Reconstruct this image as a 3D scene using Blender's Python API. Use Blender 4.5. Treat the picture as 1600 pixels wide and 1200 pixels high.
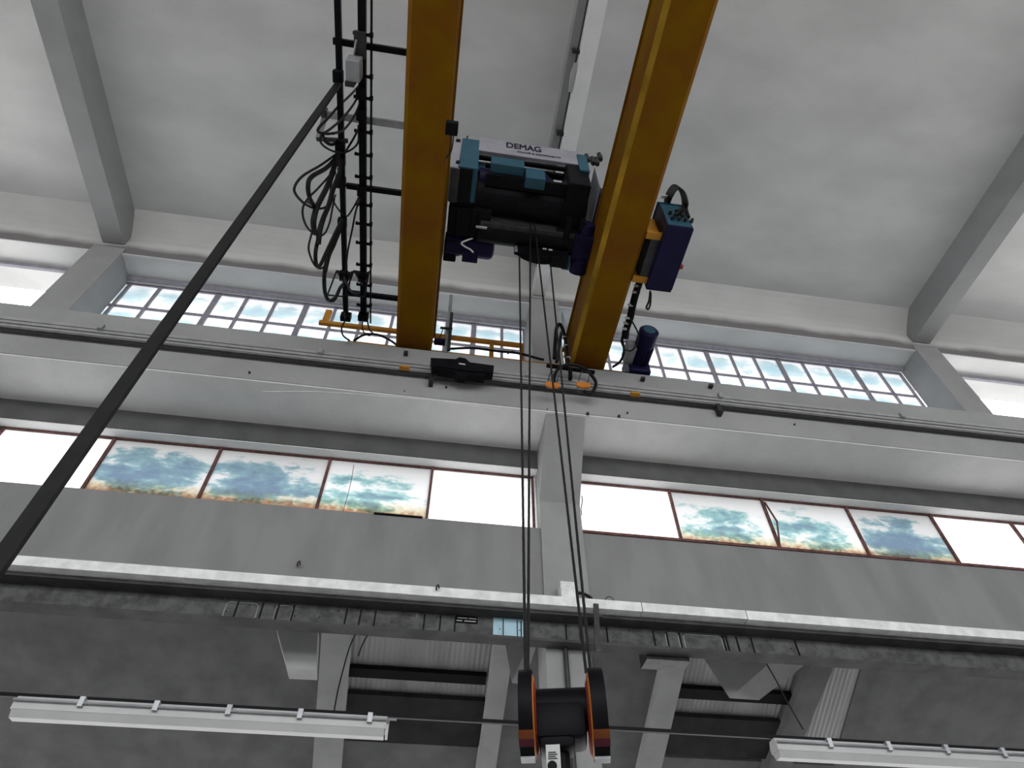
import bpy, bmesh, math, random
from mathutils import Vector, Matrix
random.seed(7)
for o in list(bpy.data.objects): bpy.data.objects.remove(o)
S = bpy.context.scene
COL = S.collection
V = Vector
# ---------------------------------------------------------------- camera
F = 989.56
YAW, PITCH, ROLL = math.radians(8.7456), math.radians(49.5826), math.radians(-0.47634)
CAM = V((0, 0, 1.6))
fw = V((math.sin(YAW)*math.cos(PITCH), math.cos(YAW)*math.cos(PITCH), math.sin(PITCH)))
rt = V((math.cos(YAW), -math.sin(YAW), 0)); up = rt.cross(fw)
rt, up = rt*math.cos(ROLL)+up*math.sin(ROLL), up*math.cos(ROLL)-rt*math.sin(ROLL)
cam = bpy.data.cameras.new('camera'); co = bpy.data.objects.new('camera', cam); COL.objects.link(co)
M = Matrix((rt, up, -fw)).transposed().to_4x4(); M.translation = CAM
co.matrix_world = M
cam.sensor_fit = 'HORIZONTAL'; cam.sensor_width = 36; cam.lens = F*36/1600; cam.clip_end = 300
S.camera = co
# ---------------------------------------------------------------- light
W = bpy.data.worlds.new('overcast_sky'); S.world = W; W.use_nodes = True
nt = W.node_tree; nt.nodes.clear()
tc = nt.nodes.new('ShaderNodeTexCoord'); sx = nt.nodes.new('ShaderNodeSeparateXYZ')
rp = nt.nodes.new('ShaderNodeValToRGB'); bg = nt.nodes.new('ShaderNodeBackground'); wo = nt.nodes.new('ShaderNodeOutputWorld')
mr = nt.nodes.new('ShaderNodeMapRange'); mr.inputs[1].default_value = -1; mr.inputs[2].default_value = 1
nt.links.new(tc.outputs['Generated'], sx.inputs[0]); nt.links.new(sx.outputs[2], mr.inputs[0]); nt.links.new(mr.outputs[0], rp.inputs[0])
e = rp.color_ramp.elements
e[0].position = 0.47; e[0].color = (0.62, 0.62, 0.62, 1)
e[1].position = 0.53; e[1].color = (0.97, 0.985, 1.0, 1)
nt.links.new(rp.outputs[0], bg.inputs[0]); bg.inputs[1].default_value = 7.0
nt.links.new(bg.outputs[0], wo.inputs[0])
for k, (z0, z1) in enumerate(((6.6, 8.2), (9.4, 12.2))):   # light portals in the window openings of the opposite wall
    L = bpy.data.lights.new('window_daylight_portal', 'AREA'); L.shape = 'RECTANGLE'; L.size = 33; L.size_y = z1-z0
    L.cycles.is_portal = True
    o = bpy.data.objects.new('window_daylight_portal', L); COL.objects.link(o); o.location = (2, -12.02, (z0+z1)/2); o.rotation_euler = (math.radians(90), 0, 0)
S.view_settings.view_transform = 'Standard'; S.view_settings.look = 'None'
S.view_settings.exposure = 0.0; S.view_settings.gamma = 1; S.view_settings.use_curve_mapping = False

# ---------------------------------------------------------------- survey helpers (where a sight line meets a real plane)
def ray(x, y): return fw + rt*((x-800)/F) - up*((y-600)/F)
def onY(x, y, Y): d = ray(x, y); return CAM + d*(Y/d.y)
def onZ(x, y, Z): d = ray(x, y); return CAM + d*((Z-1.6)/d.z)
def onX(x, y, X): d = ray(x, y); return CAM + d*(X/d.x)

# ---------------------------------------------------------------- materials
def mat(name, col, rough=0.6, metal=0.0, var=0.0, scale=3.0, col2=None, bump=0.0, stretch=(1, 1, 1), spec=0.3, fine=0.0):
    m = bpy.data.materials.new(name); m.use_nodes = True; n = m.node_tree
    b = n.nodes['Principled BSDF']
    b.inputs['Roughness'].default_value = rough; b.inputs['Metallic'].default_value = metal
    b.inputs['Specular IOR Level'].default_value = spec
    b.inputs['Base Color'].default_value = (*col, 1)
    t = n.nodes.new('ShaderNodeTexCoord'); mp = n.nodes.new('ShaderNodeMapping'); mp.inputs['Scale'].default_value = stretch
    n.links.new(t.outputs['Object'], mp.inputs[0])
    ns = n.nodes.new('ShaderNodeTexNoise'); ns.inputs['Scale'].default_value = scale; ns.inputs['Detail'].default_value = 6
    n.links.new(mp.outputs[0], ns.inputs[0])
    if col2 is None: col2 = tuple(c*(1-var) for c in col)
    r = n.nodes.new('ShaderNodeValToRGB'); r.color_ramp.elements[0].position = 0.35; r.color_ramp.elements[1].position = 0.62
    r.color_ramp.elements[0].color = (*col2, 1); r.color_ramp.elements[1].color = (*col, 1)
    n.links.new(ns.outputs[0], r.inputs[0]); out = r.outputs[0]
    if fine > 0:
        n2 = n.nodes.new('ShaderNodeTexNoise'); n2.inputs['Scale'].default_value = scale*14; n2.inputs['Detail'].default_value = 4
        n.links.new(t.outputs['Object'], n2.inputs[0])
        r2 = n.nodes.new('ShaderNodeValToRGB'); r2.color_ramp.elements[0].position = 0.30; r2.color_ramp.elements[1].position = 0.42
        r2.color_ramp.elements[0].color = (1-fine, 1-fine, 1-fine, 1); r2.color_ramp.elements[1].color = (1, 1, 1, 1)
        n.links.new(n2.outputs[0], r2.inputs[0])
        mx = n.nodes.new('ShaderNodeMix'); mx.data_type = 'RGBA'; mx.blend_type = 'MULTIPLY'; mx.inputs[0].default_value = 1
        n.links.new(out, mx.inputs[6]); n.links.new(r2.outputs[0], mx.inputs[7]); out = mx.outputs[2]
    n.links.new(out, b.inputs['Base Color'])
    if bump > 0:
        bp = n.nodes.new('ShaderNodeBump'); bp.inputs['Strength'].default_value = bump; bp.inputs['Distance'].default_value = 0.02
        n.links.new(ns.outputs[0], bp.inputs['Height']); n.links.new(bp.outputs[0], b.inputs['Normal'])
    return m
def glass(name, cols, pos, rust, bands=1.0, scale=3.0):
    """dirty translucent pane: colour patches, rust creeping up from its lower edge"""
    m = bpy.data.materials.new(name); m.use_nodes = True; n = m.node_tree; n.nodes.clear()
    t = n.nodes.new('ShaderNodeTexCoord')
    ns = n.nodes.new('ShaderNodeTexNoise'); ns.inputs['Scale'].default_value = scale; ns.inputs['Detail'].default_value = 12; ns.inputs['Roughness'].default_value = 0.72
    mp = n.nodes.new('ShaderNodeMapping'); mp.inputs['Scale'].default_value = (0.45, 1, 1.1)
    n.links.new(t.outputs['Object'], mp.inputs[0]); n.links.new(mp.outputs[0], ns.inputs[0])
    r = n.nodes.new('ShaderNodeValToRGB')
    while len(r.color_ramp.elements) < len(cols): r.color_ramp.elements.new(0.5)
    for el, c, p in zip(r.color_ramp.elements, cols, pos): el.position = p; el.color = (*c, 1)
    sp = n.nodes.new('ShaderNodeSeparateXYZ'); n.links.new(t.outputs['Generated'], sp.inputs[0])
    def mth(op, a, b_):
        q = n.nodes.new('ShaderNodeMath'); q.operation = op; n.links.new(a, q.inputs[0])
        if isinstance(b_, (int, float)): q.inputs[1].default_value = b_
        elif b_ is not None: n.links.new(b_, q.inputs[1])
        return q.outputs[0]
    band = mth('MULTIPLY', mth('POWER', mth('ABSOLUTE', mth('SUBTRACT', sp.outputs[2], 0.52), None), 2.0), 1.1)   # stains sit mid-height
    sidew = mth('MULTIPLY', mth('POWER', mth('ABSOLUTE', mth('SUBTRACT', sp.outputs[0], 0.45), None), 2.0), 0.45)
    n.links.new(mth('SUBTRACT', mth('ADD', mth('ADD', ns.outputs[0], band), sidew), 0.06), r.inputs[0])
    n2 = n.nodes.new('ShaderNodeTexNoise'); n2.inputs['Scale'].default_value = 14; n.links.new(t.outputs['Object'], n2.inputs[0])
    ad = n.nodes.new('ShaderNodeMath'); ad.operation = 'MULTIPLY_ADD'; ad.inputs[1].default_value = 0.22
    n.links.new(n2.outputs[0], ad.inputs[0]); n.links.new(sp.outputs[2], ad.inputs[2])
    rr = n.nodes.new('ShaderNodeValToRGB')
    while len(rr.color_ramp.elements) < 3: rr.color_ramp.elements.new(0.5)
    for el, c, p in zip(rr.color_ramp.elements, [(0.66, 0.48, 0.36) if rust else (0.95, 0.93, 0.9), (0.88, 0.84, 0.72) if rust else (1, 1, 1), (1, 1, 1)], (0.34, 0.41, 0.52)): el.position = p; el.color = (*c, 1)
    n.links.new(ad.outputs[0], rr.inputs[0])
    mx = n.nodes.new('ShaderNodeMix'); mx.data_type = 'RGBA'; mx.blend_type = 'MULTIPLY'; mx.inputs[0].default_value = 1
    n.links.new(r.outputs[0], mx.inputs[6]); n.links.new(rr.outputs[0], mx.inputs[7])
    tr = n.nodes.new('ShaderNodeBsdfTranslucent'); df = n.nodes.new('ShaderNodeBsdfGlossy'); df.inputs['Roughness'].default_value = 0.35; df.inputs[0].default_value = (0.5, 0.5, 0.5, 1)
    ms = n.nodes.new('ShaderNodeMixShader'); ms.inputs[0].default_value = 0.06
    n.links.new(mx.outputs[2], tr.inputs[0]); n.links.new(tr.outputs[0], ms.inputs[1]); n.links.new(df.outputs[0], ms.inputs[2])
    o = n.nodes.new('ShaderNodeOutputMaterial'); n.links.new(ms.outputs[0], o.inputs[0])
    return m
white_c = mat('white_beam_concrete', (0.8, 0.8, 0.8), 0.9, var=0.06, scale=3, bump=0.1, fine=0.08)
ceil_m = mat('whitewashed_ceiling_concrete', (0.62, 0.62, 0.61), 0.9, var=0.14, scale=0.9, bump=0.1, stretch=(0.7, 1.3, 1), fine=0.03)
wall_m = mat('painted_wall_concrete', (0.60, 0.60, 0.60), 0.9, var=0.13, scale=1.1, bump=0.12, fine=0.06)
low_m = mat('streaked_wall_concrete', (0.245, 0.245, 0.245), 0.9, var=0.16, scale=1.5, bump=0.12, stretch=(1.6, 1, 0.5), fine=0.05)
pillar_m = mat('pillar_concrete', (0.31, 0.31, 0.31), 0.9, var=0.1, scale=2, bump=0.1, fine=0.08)
beam_m = mat('runway_beam_concrete', (0.34, 0.34, 0.34), 0.9, var=0.13, scale=1.1, bump=0.12, fine=0.06)
lint_m = mat('shaded_lintel_concrete', (0.11, 0.11, 0.11), 0.95, var=0.2, scale=3, bump=0.2)  # lintel colour darkened for the shade under the runway beam
strip_m = mat('rough_pale_concrete', (0.86, 0.86, 0.86), 0.95, var=0.2, scale=6, bump=0.4, fine=0.35)
dark_m = mat('dark_mottled_concrete', (0.08, 0.08, 0.08), 0.95, var=0.35, scale=4, bump=0.3, fine=0.3)  # dark mottled tone for the girder flanges and roof deck
black_beam_m = mat('black_beam_paint', (0.025, 0.025, 0.025), 0.9, var=0.5, scale=3)  # near-black tone of the broad aisle roof beams
girder_m = mat('mottled_girder_paint', (0.12, 0.12, 0.12), 0.8, var=0.5, scale=9, bump=0.2, fine=0.35)
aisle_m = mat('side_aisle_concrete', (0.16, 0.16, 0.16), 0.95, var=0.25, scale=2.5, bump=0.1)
rafter_m = mat('rafter_concrete', (0.36, 0.36, 0.36), 0.95, var=0.15, scale=2.5, bump=0.1)
floor_m = mat('dusty_floor_concrete', (0.42, 0.42, 0.41), 0.8, var=0.3, scale=0.8)
yel_m = mat('ochre_crane_paint', (0.19, 0.092, 0.001), 0.7, col2=(0.16, 0.058, 0.006), scale=1.4, spec=0.06, fine=0.1)
strip_y = mat('lit_yellow_edge', (0.42, 0.24, 0.02), 0.6, var=0.5, scale=1.2, spec=0.1)  # window light caught on the girder's lower edge, put into the yellow
org_m = mat('orange_carriage_paint', (0.50, 0.22, 0.02), 0.5, var=0.15, scale=3)
navy_m = mat('navy_machine_paint', (0.012, 0.010, 0.045), 0.45, var=0.3, scale=5, spec=0.12)
teal_m = mat('petrol_blue_paint', (0.02, 0.085, 0.13), 0.45, var=0.2, scale=4)
panel_m = mat('pale_grey_panel', (0.30, 0.29, 0.33), 0.5, var=0.12, scale=4)
blk_m = mat('black_machine_metal', (0.006, 0.006, 0.008), 0.5, var=0.4, scale=6, spec=0.1)
rub_m = mat('black_rubber', (0.010, 0.010, 0.010), 0.55, var=0.3, scale=10, spec=0.15)
rope_m = mat('greased_wire_rope', (0.018, 0.018, 0.017), 0.5, metal=0.0, var=0.4, scale=40)
stl_m = mat('galvanised_steel', (0.42, 0.43, 0.45), 0.45, metal=0.5, var=0.25, scale=6)
dst_m = mat('dark_steel', (0.05, 0.05, 0.052), 0.5, metal=0.3, var=0.4, scale=8)
rail_m = mat('grey_aluminium_rail', (0.36, 0.36, 0.36), 0.5, metal=0.2, var=0.15, scale=5)
wht_m = mat('white_enamel', (0.5, 0.5, 0.5), 0.35, var=0.08, scale=3)
rust_m = mat('rusty_window_frame', (0.16, 0.075, 0.07), 0.8, var=0.5, scale=12, bump=0.2)
grey_f = mat('grey_window_frame', (0.3, 0.29, 0.33), 0.7, var=0.2, scale=8)
red_m = mat('red_safety_paint', (0.35, 0.03, 0.02), 0.45, var=0.2, scale=6)
orr2_m = mat('dull_orange_band', (0.17, 0.045, 0.01), 0.5, var=0.2, scale=6)
red2_m = mat('dull_red_band', (0.09, 0.012, 0.025), 0.5, var=0.2, scale=6)
orr_m = mat('orange_safety_paint', (0.55, 0.19, 0.03), 0.45, var=0.2, scale=6)
pale_blue_m = mat('pale_blue_patch', (0.42, 0.62, 0.72), 0.5, var=0.15, scale=6)
ink_m = mat('dark_blue_lettering', (0.004, 0.004, 0.02), 0.5)
tie_m = mat('white_cable_tie', (0.7, 0.7, 0.7), 0.5)
g_blue = glass('blue_stained_glass', [(0.24, 0.29, 0.34), (0.29, 0.37, 0.39), (0.5, 0.5, 0.5)], (0.42, 0.52, 0.58), True)
g_teal = glass('green_stained_glass', [(0.26, 0.32, 0.36), (0.32, 0.43, 0.43), (0.55, 0.55, 0.55)], (0.38, 0.46, 0.53), True, scale=3.6)
g_clear = glass('milky_glass', [(0.62, 0.63, 0.63), (0.8, 0.8, 0.8), (0.8, 0.8, 0.8)], (0.3, 0.45, 0.6), False)
g_up = glass('frosted_upper_glass', [(0.37, 0.44, 0.47), (0.43, 0.48, 0.49), (0.6, 0.6, 0.62)], (0.38, 0.48, 0.58), False, scale=1.6)

# ---------------------------------------------------------------- mesh builder
WL = {}                                                # world position of each Empty / mesh origin
class MB:
    def __init__(s): s.v = []; s.f = []
    def add(s, vs, fs):
        k = len(s.v); s.v += [V(p) for p in vs]; s.f += [tuple(i+k for i in f) for f in fs]; return s
    def box(s, a, b):
        x0, x1 = sorted((a[0], b[0])); y0, y1 = sorted((a[1], b[1])); z0, z1 = sorted((a[2], b[2]))
        return s.add([(x0,y0,z0),(x1,y0,z0),(x1,y1,z0),(x0,y1,z0),(x0,y0,z1),(x1,y0,z1),(x1,y1,z1),(x0,y1,z1)],
                     [(0,3,2,1),(4,5,6,7),(0,1,5,4),(1,2,6,5),(2,3,7,6),(3,0,4,7)])
    def cbox(s, a, b, c=0.02):                          # box with chamfered edges
        bm = bmesh.new(); bmesh.ops.create_cube(bm, size=1)
        a, b = V(a), V(b); m = (a+b)/2; d = b-a
        for v in bm.verts: v.co = V((m.x+v.co.x*abs(d.x), m.y+v.co.y*abs(d.y), m.z+v.co.z*abs(d.z)))
        bmesh.ops.bevel(bm, geom=bm.edges[:], offset=c, segments=2, affect='EDGES', profile=0.6)
        bm.verts.index_update(); s.add([v.co.copy() for v in bm.verts], [tuple(v.index for v in f.verts) for f in bm.faces]); bm.free(); return s
    def bar(s, p, q, w, h, hint=(0, 0, 1)):             # rectangular bar between two points
        p, q = V(p), V(q); d = (q-p).normalized(); hv = V(hint)
        if abs(d.dot(hv)) > 0.98: hv = V((1, 0, 0))
        a = d.cross(hv).normalized()*w/2; b = a.cross(d).normalized()*h/2
        vs = [p-a-b, p+a-b, p+a+b, p-a+b, q-a-b, q+a-b, q+a+b, q-a+b]
        return s.add(vs, [(0,3,2,1),(4,5,6,7),(0,1,5,4),(1,2,6,5),(2,3,7,6),(3,0,4,7)])
    def prism(s, pts, d):                               # polygon pushed along d
        n = len(pts); d = V(d); pts = [V(p) for p in pts]
        return s.add(pts+[p+d for p in pts], [tuple(range(n))[::-1], tuple(range(n, 2*n))]+[(i, (i+1)%n, n+(i+1)%n, n+i) for i in range(n)])
    def cyl(s, p, q, r, r2=None, n=20, caps=True):
        p, q = V(p), V(q); r2 = r if r2 is None else r2; d = (q-p).normalized()
        a = d.cross(V((0, 0, 1)) if abs(d.z) < 0.9 else V((1, 0, 0))).normalized(); b = d.cross(a)
        vs = [p+(a*math.cos(t)+b*math.sin(t))*r for t in [2*math.pi*i/n for i in range(n)]]
        vs += [q+(a*math.cos(t)+b*math.sin(t))*r2 for t in [2*math.pi*i/n for i in range(n)]]
        fs = [(i, (i+1)%n, n+(i+1)%n, n+i) for i in range(n)]
        if caps: fs += [tuple(range(n))[::-1], tuple(range(n, 2*n))]
        return s.add(vs, fs)
    def lathe(s, p, q, prof, n=24):                     # prof: (t along axis, radius)
        p, q = V(p), V(q)
        for (t0, r0), (t1, r1) in zip(prof, prof[1:]): s.cyl(p.lerp(q, t0), p.lerp(q, t1+1e-4), r0, r1, n, caps=False)
        s.cyl(p.lerp(q, prof[0][0]), p.lerp(q, prof[0][0]+1e-3), prof[0][1], n=n); s.cyl(p.lerp(q, prof[-1][0]-1e-3), p.lerp(q, prof[-1][0]), prof[-1][1], n=n)
        return s
    def tube(s, pts, r, n=8, smooth=True):
        pts = [V(p) for p in pts]
        if smooth and len(pts) > 2: pts = spline(pts)
        k = len(s.v); prev = None; m = len(pts)
        for i, p in enumerate(pts):
            d = (pts[min(i+1, m-1)]-pts[max(i-1, 0)]).normalized()
            if prev is None: a = d.cross(V((0, 0, 1)) if abs(d.z) < 0.9 else V((1, 0, 0))).normalized()
            else: a = (prev-d*prev.dot(d)).normalized()
            prev = a; b = d.cross(a)
            s.v += [p+(a*math.cos(2*math.pi*j/n)+b*math.sin(2*math.pi*j/n))*r for j in range(n)]
        for i in range(m-1):
            for j in range(n): s.f.append((k+i*n+j, k+i*n+(j+1)%n, k+(i+1)*n+(j+1)%n, k+(i+1)*n+j))
        s.f.append(tuple(k+j for j in range(n))[::-1]); s.f.append(tuple(k+(m-1)*n+j for j in range(n)))
        return s
    def build(s, name, m, parent=None, sm=False, **kw):
        me = bpy.data.meshes.new(name)
        if parent is None:
            xs = [p.x for p in s.v]; ys = [p.y for p in s.v]; zs = [p.z for p in s.v]
            o0 = V(((min(xs)+max(xs))/2, (min(ys)+max(ys))/2, min(zs)))
        else: o0 = WL[parent.name]
        me.from_pydata([tuple(p-o0) for p in s.v], [], s.f); me.update()
        bm = bmesh.new(); bm.from_mesh(me); bmesh.ops.recalc_face_normals(bm, faces=bm.faces); bm.to_mesh(me); bm.free()
        me.materials.append(m)
        if sm:
            for p in me.polygons: p.use_smooth = True
            me.set_sharp_from_angle(angle=math.radians(35))
        o = bpy.data.objects.new(name, me); COL.objects.link(o)
        if parent is None: o.location = o0
        else: o.parent = parent
        WL[o.name] = o0
        for k, v in kw.items(): o[k] = v
        return o
def spline(P, seg=6):
    Q = [P[0]*2-P[1]]+P+[P[-1]*2-P[-2]]; out = []
    for i in range(1, len(Q)-2):
        a, b, c, d = Q[i-1:i+3]
        for k in range(seg):
            t = k/seg; out.append(0.5*((2*b)+(c-a)*t+(2*a-5*b+4*c-d)*t*t+(3*b-a-3*c+d)*t**3))
    out.append(P[-1]); return out
def thing(name, loc, label, cat, group=None):
    o = bpy.data.objects.new(name, None); COL.objects.link(o); o.location = loc; WL[o.name] = V(loc); o.empty_display_size = 0.1
    o['label'] = label; o['category'] = cat
    if group: o['group'] = group
    return o
def struct(name, mb, m, parent=None):
    o = mb.build(name, m, parent)
    if parent is None: o['kind'] = 'structure'
    return o
def sroot(name, loc):
    o = bpy.data.objects.new(name, None); COL.objects.link(o); o.location = loc; WL[o.name] = V(loc); o['kind'] = 'structure'; return o
B = lambda *a: MB().box(*a)

# ================================================================ SETTING
XA, XB = -15.0, 19.0
YB, ZT, ZBOT = 6.0, 9.30, 8.23                          # runway beam face, top, soffit
YW = 6.83                                               # wall face
PX0, PX1 = 1.42, 1.99                                   # pillar
struct('floor', B((XA, -12, -0.2), (XB, 16, 0)), floor_m)
ZC = 13.2
struct('ceiling', B((XA, -12.3, ZC), (XB, 8.2, ZC+0.3)), ceil_m)
# sloping haunch between ceiling and wall head
yc = onZ(800, 402, ZC).y
pz = [V((XA, yc, ZC+0.02))]
for t in range(0, 6):
    a = t/5; pz.append(V((XA, yc+(YW-yc)*(1-(1-a)**1.15), ZC-0.42*a**1.1)))
pz.append(V((XA, YW, 12.25))); pz.append(V((XA, 7.9, 12.25))); pz.append(V((XA, 7.9, ZC+0.02)))
struct('trim_1', MB().prism(pz, (XB-XA, 0, 0)), ceil_m)
head_shade_m = mat('shaded_head_concrete', (0.62, 0.62, 0.61), 0.9, var=0.14, scale=0.9)
_n = head_shade_m.node_tree; _t = _n.nodes.new('ShaderNodeTexCoord'); _s = _n.nodes.new('ShaderNodeSeparateXYZ'); _r = _n.nodes.new('ShaderNodeValToRGB'); _a = _n.nodes.new('ShaderNodeMath')
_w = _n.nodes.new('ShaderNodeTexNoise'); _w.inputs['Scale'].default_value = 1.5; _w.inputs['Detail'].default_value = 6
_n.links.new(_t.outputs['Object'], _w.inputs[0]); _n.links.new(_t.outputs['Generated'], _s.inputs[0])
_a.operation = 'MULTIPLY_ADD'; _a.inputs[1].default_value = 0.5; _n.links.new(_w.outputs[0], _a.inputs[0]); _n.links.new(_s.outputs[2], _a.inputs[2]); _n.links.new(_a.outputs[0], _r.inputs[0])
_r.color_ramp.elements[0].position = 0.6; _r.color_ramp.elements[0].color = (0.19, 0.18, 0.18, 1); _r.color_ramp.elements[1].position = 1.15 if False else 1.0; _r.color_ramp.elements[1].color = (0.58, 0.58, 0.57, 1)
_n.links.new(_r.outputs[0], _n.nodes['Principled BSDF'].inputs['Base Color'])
struct('trim_4', MB().box((XA, YW-0.008, 12.262), (XB, YW+0.02, 12.76)), head_shade_m)  # soft shade of the wall head painted in, fading upward
struct('trim_2', MB().box((XA, YW-0.012, 12.235), (XB, YW+0.03, 12.262)), wall_m)   # fine drip edge of the head
YU = 7.46
# lower wall: lintel above the lower windows, wall below
ZL, ZS = 7.867, 6.80
YG = 7.03
wb = sroot('wall_back', (2, YW, 5.6))
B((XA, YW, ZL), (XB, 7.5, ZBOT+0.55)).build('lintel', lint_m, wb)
B((XA, YW+.015, ZL-.012), (XB, 7.45, ZL)).build('lintel_soffit', white_c, wb)  # thin slab, window light on the reveal put into its whiter colour
lw = MB()
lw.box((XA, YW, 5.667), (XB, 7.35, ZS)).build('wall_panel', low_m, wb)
MB().box((XA, 7.36, 8.78), (XB, 7.6, 9.42)).build('upper_sill', wall_m, wb)
struct('wall_left', B((XA-0.3, -12, 0), (XA, 8, ZC)), wall_m)
struct('wall_right', B((XB, -12, 0), (XB+0.3, 8, ZC)), wall_m)
wf = sroot('wall_front', (2, -12, 0))  # unseen opposite wall, added to cut the light entering from behind
for z0, z1 in ((0, 6.6), (8.2, 9.4), (12.2, ZC+.2)): B((XA, -12.3, z0), (XB, -12, z1)).build('wall_panel', wall_m, wf)
for x in (-6.6, 1.7, 10): B((x-.28, -12.25, 6.6), (x+.28, -11.9, 12.2)).build('wall_pier', wall_m, wf)

# pillars with corbels
pc = [1.705, -6.6, 10.0]
for i, x in enumerate(pc):
    w = (PX1-PX0)/2
    lab = ['pale concrete pillar behind the hoist ropes, between the window bays', 'concrete pillar far left beyond the left windows', 'concrete pillar far right beyond the right windows'][i]
    p = thing('concrete_pillar', (x, 6.8, 0), lab, 'pillar', None)
    B((x-w, 6.80, 5.667), (x+w, 7.4, 12.4)).build('upper_shaft', pillar_m, p)
    B((x-w+0.02, 6.96, 0), (x+w-0.02, 7.45, 5.54)).build('lower_shaft', pillar_m, p)
    zc = onY(877, 786, 6.79).z
    MB().prism([(x-w, 6.81, zc), (x-w, 6.06, ZBOT-0.02), (x-w, 6.06, ZBOT), (x-w, 6.81, ZBOT)], (2*w, 0, 0)).build('corbel', pillar_m, p)
# drainpipe beside/at the centre pillar
a, b = onY(884, 1025, 6.93), onY(893, 1190, 6.93)
MB().cyl((a.x, 6.925, 5.3), (a.x, 6.925, 0), 0.03, n=12).build('drain_pipe', dst_m, sm=True, label='thin dark vertical pipe on the front of the central pillar below the steel girder', category='pipe')

# ceiling cross beam over the pillar
cb = thing('ceiling_beam', (1.6, 0, 12.5), 'pale concrete roof beam running from the top of the photo down to the pillar', 'beam')
zb = 12.55
r0, r1 = onZ(924, 0, zb).x, onZ(950, 0, zb).x
MB().box((r0, -9, zb), (r1, 6.8, ZC)).build('beam_web', white_c, cb)
MB().box((r0-0.16, -9, zb+0.28), (r0, 6.3, ZC)).build('side_flange', pillar_m, cb)
MB().cyl((r0-0.03, -9, zb+0.18), (r0-0.03, 6.2, zb+0.18), 0.014, n=10).build('conduit', dst_m, cb)
for y in (2.3, 3.6, 4.9): MB().box((r0-0.12, y, zb+0.12), (r0, y+0.05, zb+0.3)).build('clip', dst_m, cb)
a = onZ(889, 118, zb+0.25)
MB().prism([(r0-0.01, a.y-0.25, zb+0.06), (r0-0.01, a.y+0.2, zb+0.06), (r0-0.01, a.y-0.02, zb+0.28)], (-0.06, 0, 0)).build('gusset', wht_m, cb)
for i, x in enumerate([-6.6, 10.0]):
    B((x-0.2, -9, zb), (x+0.2, 6.8, ZC)).build('ceiling_beam', pillar_m, label=['concrete roof beam above the far left pillar', 'concrete roof beam above the far right pillar'][i], category='beam')

# runway beam: profile with shallow groove added to stand in for the rail's shadow
prof = [(YB, ZT), (YB, 8.86), (YB+0.07, 8.80), (YB+0.075, 8.76), (YB, 8.62), (YB, ZBOT+0.015), (YB+0.015, ZBOT), (YW+0.02, ZBOT), (YW+0.02, ZBOT+0.5), (YW-0.1, ZT)]
rb = thing('runway_beam', (2, 6.4, ZBOT), 'long grey concrete beam carrying the crane across both window bays', 'beam')
MB().prism([(XA, y, z) for y, z in prof], (XB-XA, 0, 0)).build('beam_body', beam_m, rb)
MB().box((XA, YB+.01, ZBOT-.012), (XB, YW+.0, ZBOT+.002)).build('beam_soffit', white_c, rb)  # separate pale slab: glow from the windows below painted into the soffit
MB().box((XA, 6.33, ZT), (XB, 6.39, ZT+0.07)).build('rail', dst_m, rb)
# small anchors and plugs on beam face
for x, y, s in [(390, 583, .03), (697, 606, .03), (918, 647, .045), (967, 651, .04), (980, 646, .025), (1241, 664, .025), (632, 612, .012), (855, 640, .012)]:
    p = onY(x, y, YB)
    MB().cyl((p.x, YB+0.001, p.z), (p.x, YB-0.03, p.z), s*0.6, s*0.4, n=8).build('wall_plug', dst_m, rb)
# thin cast line along beam bottom
MB().tube([onY(x, y, YB-0.002) for x, y in ((410, 612), (500, 612), (600, 619), (700, 628), (780, 640))], 0.004, n=5).build('crack', strip_m, rb)

# steel crane runway girder lower down, with concrete ledge
led = thing('concrete_ledge', (2, 6.6, 5.56), 'narrow rough pale concrete ledge above the mottled steel girder', 'ledge')
ze = [onY(x, y, 6.6).z for x, y in ((800, 926), (800, 939))]
zt, zl = 5.665, 5.55
cuts = [XA, -4.6, onY(1002, 942, 6.6).x, onY(1166, 958, 6.6).x, 8.2, 13, XB]
for x0, x1 in zip(cuts, cuts[1:]):
    MB().box((x0+0.006, 6.6, zl+random.uniform(-.004, .004)), (x1-0.006, 6.94, zt)).build('ledge_block', strip_m, led)
gd = thing('steel_girder', (2, 6.95, 5.15), 'mottled dark steel girder with stiffeners under the pale ledge', 'girder')
YG2 = 6.90
MB().box((XA, YG2, 5.22), (XB, YG2+0.03, zl-0.008)).build('web', girder_m, gd)
MB().box((XA, 6.79, 5.205), (XB, 6.96, 5.235)).build('bottom_flange', dark_m, gd)
MB().box((XA, 6.72, zl-0.05), (XB, YG2, zl-0.012)).build('top_flange', dark_m, gd)
def gpt(x, y): return onY(x, y, YG2)
lines = [409, 434, 458, 541, 563, 586, 663, 688, 711, 814, 884, 906, 930, 948, 1021, 1042, 1062, 1151, 1174, 1243, 370, 1135, 1130]
for x in lines:
    p = gpt(x, 940+(x-350)*0.066+8)
    MB().box((p.x-0.007, YG2-0.014, 5.25), (p.x+0.007, YG2, 5.48)).build('stiffener', blk_m, gd)
for x0, x1 in ((352, 402), (1068, 1128), (430, 456), (1040, 1060)):
    a, b = gpt(x0, 950+(x0-350)*.066), gpt(x1, 950+(x1-350)*.066); m = MB()
    z0, z1, c, t = 5.27, 5.465, 0.03, 0.006
    pts = [(a.x+c, z0), (b.x-c, z0), (b.x, z0+c), (b.x, z1-c), (b.x-c, z1), (a.x+c, z1), (a.x, z1-c), (a.x, z0+c), (a.x+c, z0)]
    m.tube([(x, YG2-0.004, z) for x, z in pts], t, n=6, smooth=False).build('pressed_frame', stl_m, gd)
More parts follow.
